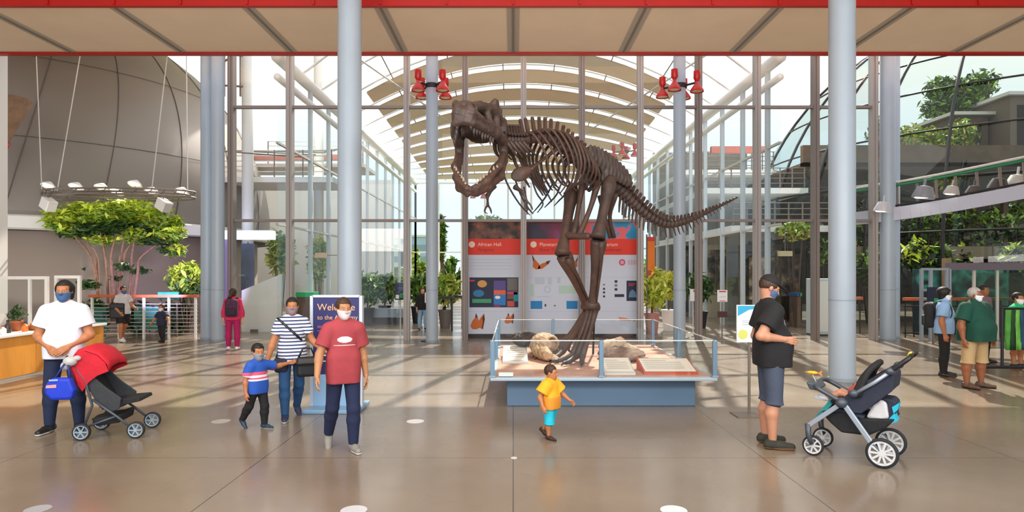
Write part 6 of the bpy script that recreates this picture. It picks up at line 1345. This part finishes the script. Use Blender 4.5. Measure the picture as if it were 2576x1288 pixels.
# child in blue
KIDM = ramp_mat('cloth_child_blue', 'Z', [(0, '#2456b8'), (.56, '#e7e4ee'), (.58, '#d8587a'), (.60, '#e7dfe6'), (.625, '#d8587a'), (.66, '#2456b8'), (.80, '#2456b8')])
p = FL(648, 1078)
person('small child in a blue shirt with pink chest bands walking beside the woman', p, 1.0, .985, SK['tan'], g=.92, hh=.185, hipf=.47, vox=.007, handvox=.004, head=(-.2, .1), armL=((1, -.1, -.25), (.9, -.2, .15)), armR=((-.25, .2, -1), (-.1, -.2, -1)),
       legL=((.05, -.22, -1), (0, .02, -1)), legR=((-.05, .35, -1), (0, .75, -1)), footpitch=(0, .6), hair='short', hairm=HB, mask=mat('mask_grey', '#8d8f98', .8),
       tops=[dict(name='shirt', m=KIDM, sleeve=.75, hem=-.05, e=.012, se=.008)], bottoms=[dict(m=BLKC, leg=1.95, e=.010)], shoes=mat('shoe_teal', '#23394a', .5), sole=mat('sole_grey', '#9aa0a6', .5))
# woman in the striped top
STR = ramp_mat('cloth_stripes', 'Z', [(0, '#e3e6f2'), (.024, '#39456f')], .042, .85)
p = FL(735, 1053)
wm, J, P0, S_, HC = person('woman in a navy and white striped top and blue jeans walking beside the child', p, .45, 1.50, SK['tan'], female=True, g=.97, vox=.0085, head=(-.15, .0), armL=((.45, -.05, -1), (.55, -.45, -.55)), armR=((-.38, -.02, -1), (-.30, -.12, -1)),
       legL=((.02, .22, -1), (.0, .62, -1)), legR=((-.04, -.24, -1), (.02, .02, -1)), footpitch=(.6, 0), hair='bun', hairm=HB, mask=mat('mask_mauve', '#8e7a80', .8),
       tops=[dict(name='striped_top', m=STR, sleeve=.6, hem=-.04, e=.012, se=.008, vneck=True)], bottoms=[dict(name='jeans', m=cloth('jeans', '#27507f', .15), leg=1.95, e=.010)], shoes=mat('shoe_navy', '#2a3352', .6), sole=WS,
       straps=[('bag_strap', (0, 0, .2), (.75, 0, .75), .014, .006, M['black'])])
q = Vector(p)
def bag(name, label, c, w_, h, d, m, yaw=0):
    t = thing(name, label, 'bag', c, yaw); mb = MB(); n = 16
    pr = [bx((0, 0, 0), (w_/2, d/2, h/2), .04, .02), rc((-w_*.42, -d*.45, h*.2), (w_*.42, -d*.45, h*.2), .02, None, .02)]; sdf_obj('bag_body', pr, .010, m, t, True)
    mb.tube([(-w_*.4, 0, h*.45), (-w_*.2, 0, h*.9), (w_*.2, 0, h*.9), (w_*.4, 0, h*.45)], .012, 6); mb.build('bag_handle', m, t, True, True); return t
bag('handbag', 'black handbag at the right hip of the woman in the striped top', P(772, 922, 7.62), .24, .24, .12, M['black'], .4)
bag('shoulder_bag', 'dark navy shoulder bag at the left hip of the woman in the striped top', P(708, 918, 7.72), .17, .19, .10, mat('bag_navy', '#23283c', .7), -.2)
# man in the maroon shirt
p = FL(864, 1135)
person('person in a maroon printed tee and dark jeans striding in front of the welcome sign', p, .40, 1.545, SK['olive'], g=.90, vox=.0085, head=(.2, .05), armL=((.22, .12, -1), (.12, -.12, -1)), armR=((-.40, -.12, -1), (-.15, -.45, -1)),
       legL=((.04, -.10, -1), (.0, .03, -1)), legR=((-.05, .22, -1), (-.05, .60, -1)), footpitch=(0, .6), hair='crop', hairm=HBR, mask=mat('mask_pale', '#d6c9cc', .8),
       tops=[dict(name='tee_shirt', m=cloth('maroon', '#9c3a42', .08), sleeve=.68, hem=-.07, e=.016, se=.010)], bottoms=[dict(name='jeans', m=cloth('indigo', '#1b2546', .12), leg=1.95, e=.014)], shoes=mat('shoe_grey', '#8a8680', .6), sole=WS,
       patches=[('white_emblem', (.0, -.07, .74), (.05, .06, .022)), ] and [('white_emblem', ((.0, -.08, .72), (.052, .06, .022)), mat('print_white', '#e6dada', .7)), ('print_line', ((.0, -.08, .60), (.085, .06, .004)), MATS['print_white'])])
# toddler in yellow
p = FL(1385, 1103)
person('toddler in yellow top and cyan shorts running before the plinth', p, .9, .80, SK['tan'], hh=.20, hipf=.44, vox=.0065, handvox=.004, head=(.3, .1), armL=((.5, -.4, -.9), (.2, -.8, -.6)), armR=((-.5, .3, -.9), (-.2, -.5, -.9)),
       legL=((.04, .25, -1), (0, .75, -1)), legR=((-.04, -.12, -1), (0, .05, -1)), footpitch=(.6, 0), hair='short', hairm=HBR, tops=[dict(name='top', m=ramp_mat('cloth_yellow', 'Z', [(0, '#e0922e'), (.46, '#f0aa22'), (.70, '#e8a024')]), sleeve=.7, hem=-.03, e=.022, se=.014)],
       bottoms=[dict(name='shorts', m=cloth('cyan', '#22bcd8', .1), leg=1.15, e=.020, flare=.022)], shoes=mat('shoe_brown', '#3a2520', .6), sole=mat('sole_dark', '#241a17', .6))
# girl in pink with a backpack, seen from behind
p = FL(586, 880)
g_, J, P0, S_, HC = person('girl in a pink top and magenta trousers seen from behind wearing a backpack', p, math.pi + .25, 1.43, SK['light'], female=True, vox=.0115, handvox=.007, armL=((.25, .05, -1), (.1, -.2, -1)), armR=((-.25, .05, -1), (-.1, -.2, -1)), legL=((.05, -.08, -1), (0, .04, -1)), legR=((-.05, .05, -1), (0, .1, -1)),
       hair='pony', hairm=HBR, tops=[dict(name='pink_top', m=cloth('pink', '#cc2f5c'), sleeve=1.7, hem=-.03, e=.014)], bottoms=[dict(m=cloth('magenta', '#a81558'), leg=1.95, e=.016)], shoes=mat('shoe_white', '#e2dedd', .5))
def backpack(label, root, S_, H, m, m2):
    R = Matrix.Rotation(root.rotation_euler.z, 3, 'Z'); c = Vector(root.location) + R @ Vector((0, .135*H, S_[2] - .13*H)); t = thing('backpack', label, 'backpack', c, root.rotation_euler.z)
    sdf_obj('pack_body', [bx((0, 0, 0), (.095*H, .05*H, .14*H), .035*H, .02), el((0, .02*H, .09*H), (.085*H, .05*H, .06*H), .03)], .012, m, t, True); sdf_obj('front_pocket', [bx((0, .055*H, -.055*H), (.075*H, .022*H, .06*H), .02*H, .02)], .01, m2, t, True)
    for sx in (-1, 1): mb = MB(); mb.tube(spline([(sx*.05*H, -.03*H, .12*H), (sx*.07*H, -.09*H, .165*H), (sx*.08*H, -.19*H, .13*H), (sx*.085*H, -.205*H, .0), (sx*.09*H, -.10*H, -.09*H), (sx*.07*H, -.02*H, -.11*H)], 4), .012*H, 6, flat=.5); mb.build('strap', m2, t, True, True)
    return t
backpack('plum patterned backpack on the girl in pink', g_, S_, 1.43, mat('plum_pack', '#4a2540', .8, 0, .35, 25), mat('plum_dark', '#2c1a2c', .8))
# far visitors on the left
p = FL(310, 860)
person('person in pale grey tee and dark shorts walking along the white railing', p, 1.1, 1.45, SK['tan'], vox=.0125, handvox=.008, armL=((.2, -.3, -1), (-.1, -1, -.3)), armR=((-.25, .1, -1), (.1, -.8, -.7)), legL=((.05, .2, -1), (0, .5, -1)), legR=((-.04, -.16, -1), (0, .03, -1)), footpitch=(.5, 0), hair='bun', hairm=HB, mask=MBL,
       tops=[dict(name='tee_shirt', m=cloth('pale_grey', '#c9c6c6'), sleeve=.55, hem=-.02, e=.016)], bottoms=[dict(name='shorts', m=BLKC, leg=.75, e=.03, flare=.02)], shoes=MATS['shoe_white'])
bag('shoulder_bag', 'big black bag carried by the person walking along the railing', P(296, 782, 16.35), .34, .40, .2, M['black'], .3)
p = FL(407, 862)
person('small child in dark clothes with arms held out by the white railing', p, -.3, .99, SK['tan'], hh=.18, hipf=.47, vox=.010, handvox=.006, armL=((.8, -.2, -.7), (.5, -.3, -.5)), armR=((-.6, -.1, -.8), (-.4, -.3, -.7)), legL=((.03, -.08, -1), (0, .03, -1)), legR=((-.03, .1, -1), (0, .3, -1)), hair='short', hairm=HBR, mask=MWH,
       tops=[dict(name='dark_top', m=cloth('navy', '#22273c'), sleeve=.7, hem=-.03, e=.013)], bottoms=[dict(m=BLKC, leg=1.95, e=.010)], shoes=mat('shoe_black', '#1c1c20', .5))
p = FL(1063, 830)
person('distant person in dark top beyond the glass by the left slim column', p, .3, 1.32, SK['light'], vox=.014, handvox=.009, hair='crop', hairm=HBR, tops=[dict(name='dark_top', m=BLKC, sleeve=1.6, hem=-.04, e=.015)], bottoms=[dict(m=cloth('pale_blue', '#8fb0cc'), leg=1.95, e=.014)], shoes=mat('shoe_black', '#1c1c20', .5))
# man in black with a cap, hand on his belly
p = FL(1938, 1122)
person('man in black cap, black tee and blue-grey shorts facing the navy stroller', p, math.pi/2 - .06, 1.765, SK['ruddy'], g=1.02, belly=.026, vox=.0085, handvox=.0042, curl=.35, head=(0, .42), lean=(0, .03), armR=((-.32, .68, -1), (.20, -1.0, -.16)), armL=((.22, .22, -1), (-.1, -.8, -.5)), handn=((-1, .2, 0), (1, -.15, 0)),
       legL=((.05, -.03, -1), (.02, .06, -1)), legR=((-.05, .0, -1), (-.02, .05, -1)), footyaw=(.1, -.12), hair='crop', hairm=HBR, mask=mat('mask_slate', '#54688f', .8), hat=mat('cap_black', '#151517', .8),
       tops=[dict(name='tee_shirt', m=cloth('charcoal', '#17171a', .1), sleeve=.66, hem=-.045, e=.02, se=.014)], bottoms=[dict(name='shorts', m=cloth('slate', '#424b5e', .1), leg=1.08, e=.018, flare=.03, waist=.06)], shoes=mat('shoe_olive', '#33332b', .8), sole=mat('sole_gum', '#7a5638', .6),
       patches=[('shirt_print', ((-.03, -.085, .70), (.03, .05, .02)), mat('shirt_print_grey', '#8e9396', .8)), ('shirt_print', ((-.02, -.10, .30), (.02, .06, .018)), mat('shirt_print_blue', '#5d7480', .8))])
# older visitors on the right
p = FL(2452, 976)
person('grey-haired man in a dark green polo and tan shorts with a white mask', p, .30, 1.565, SK['brown'], g=1.5, belly=.04, vox=.0095, handvox=.006, head=(.45, .0), armL=((.45, .0, -1), (.15, -.15, -1)), armR=((-.42, .0, -1), (-.05, -.2, -1)), legL=((.10, .0, -1), (.02, .03, -1)), legR=((-.10, .0, -1), (-.02, .03, -1)), hair='short', hairm=HG, mask=MWH, footyaw=(.5, .1),
       tops=[dict(name='polo_shirt', m=cloth('dark_green', '#0d473a'), sleeve=.78, hem=-.045, e=.02, se=.018, collar=True)], bottoms=[dict(name='shorts', m=cloth('khaki', '#b89b70'), leg=1.12, e=.016, flare=.03, waist=.03)], shoes=mat('sandal_brown', '#5b4436', .7), sole=mat('sole_dark', '#241a17', .6))
p = FL(2375, 947)
ow, J, P0, S_, HC = person('person in light blue shirt, black trousers and white mask', p, .95, 1.53, SK['tan'], female=True, g=1.15, vox=.0105, handvox=.007, head=(.1, .05), armL=((.2, .0, -1), (.0, -.3, -1)), armR=((-.22, .12, -1), (-.05, -.2, -1)), hair='fluffy', hairm=HB, mask=MWH,
       tops=[dict(name='blue_shirt', m=cloth('light_blue', '#8fb4de', .05), sleeve=.7, hem=-.03, e=.018, se=.014, collar=True)], bottoms=[dict(m=BLKC, leg=1.96, e=.014)], shoes=mat('shoe_black', '#1c1c20', .5))
backpack('black backpack on the person in the light blue shirt', ow, S_, 1.53, BLK, M['dark'])
x = (2474 - CX)*12.6/F
person('dark-haired person in mauve standing behind the grey-haired man', (x, 12.6, 0), .5, 1.555, SK['brown'], vox=.0135, handvox=.009, hair='crop', hairm=HB, tops=[dict(name='mauve_top', m=cloth('mauve', '#7b5a66'), sleeve=.6, hem=-.04, e=.015)], bottoms=[dict(m=BLKC, leg=1.95, e=.014)], shoes=mat('shoe_black', '#1c1c20', .5))
x = (2560 - CX)*11.95/F
person('child in bright green tee behind the trolley at the right edge', (x, 11.95, 0), .35, 1.42, SK['tan'], hh=.15, vox=.0115, handvox=.007, hair='short', hairm=HB, mask=MWH, tops=[dict(name='green_tee', m=cloth('bright_green', '#17b57a'), sleeve=.65, hem=-.04, e=.018)], bottoms=[dict(name='shorts', m=BLKC, leg=.9, e=.018, flare=.02)], shoes=mat('shoe_black', '#1c1c20', .5),
       patches=[('pink_print', ((.02, -.08, .5), (.07, .06, .012)), mat('print_pink', '#e77a8a', .8))])
# baby lying in the navy stroller, legs towards the man
SB = Side((2220, 1178), (2042, 1148), .50); bq = SB(2140, 1012, .25)
by = math.atan2(SB.f.x, -SB.f.y)
person('small child lying back in the navy stroller with bare legs and white shoes', (bq.x, bq.y, 0), by, .72, SK['ruddy'], hh=.20, hipf=.44, vox=.007, handvox=.004, seat=True, lean=(0, 1.35), head=(0, -.1), armL=((.3, -.4, -.5), (-.3, -1, .3)), armR=((-.3, -.4, -.3), (.4, -1, .5)), legL=((.18, -1, .34), (.05, -.75, -.35)), legR=((-.18, -1, .30), (-.05, -.75, -.4)),
       hair='crop', hairm=HBR, tops=[dict(name='romper', m=cloth('romper', '#b8433c', .3), sleeve=.5, hem=-.3, e=.01)], bottoms=[dict(name='shorts', m=cloth('romper_green', '#6a7a4a', .3), leg=.35, e=.012)], shoes=mat('shoe_pale', '#c3c9d6', .5), sole=WS, footpitch=(-.2, -.2), lift=bq.z - .44*.72)
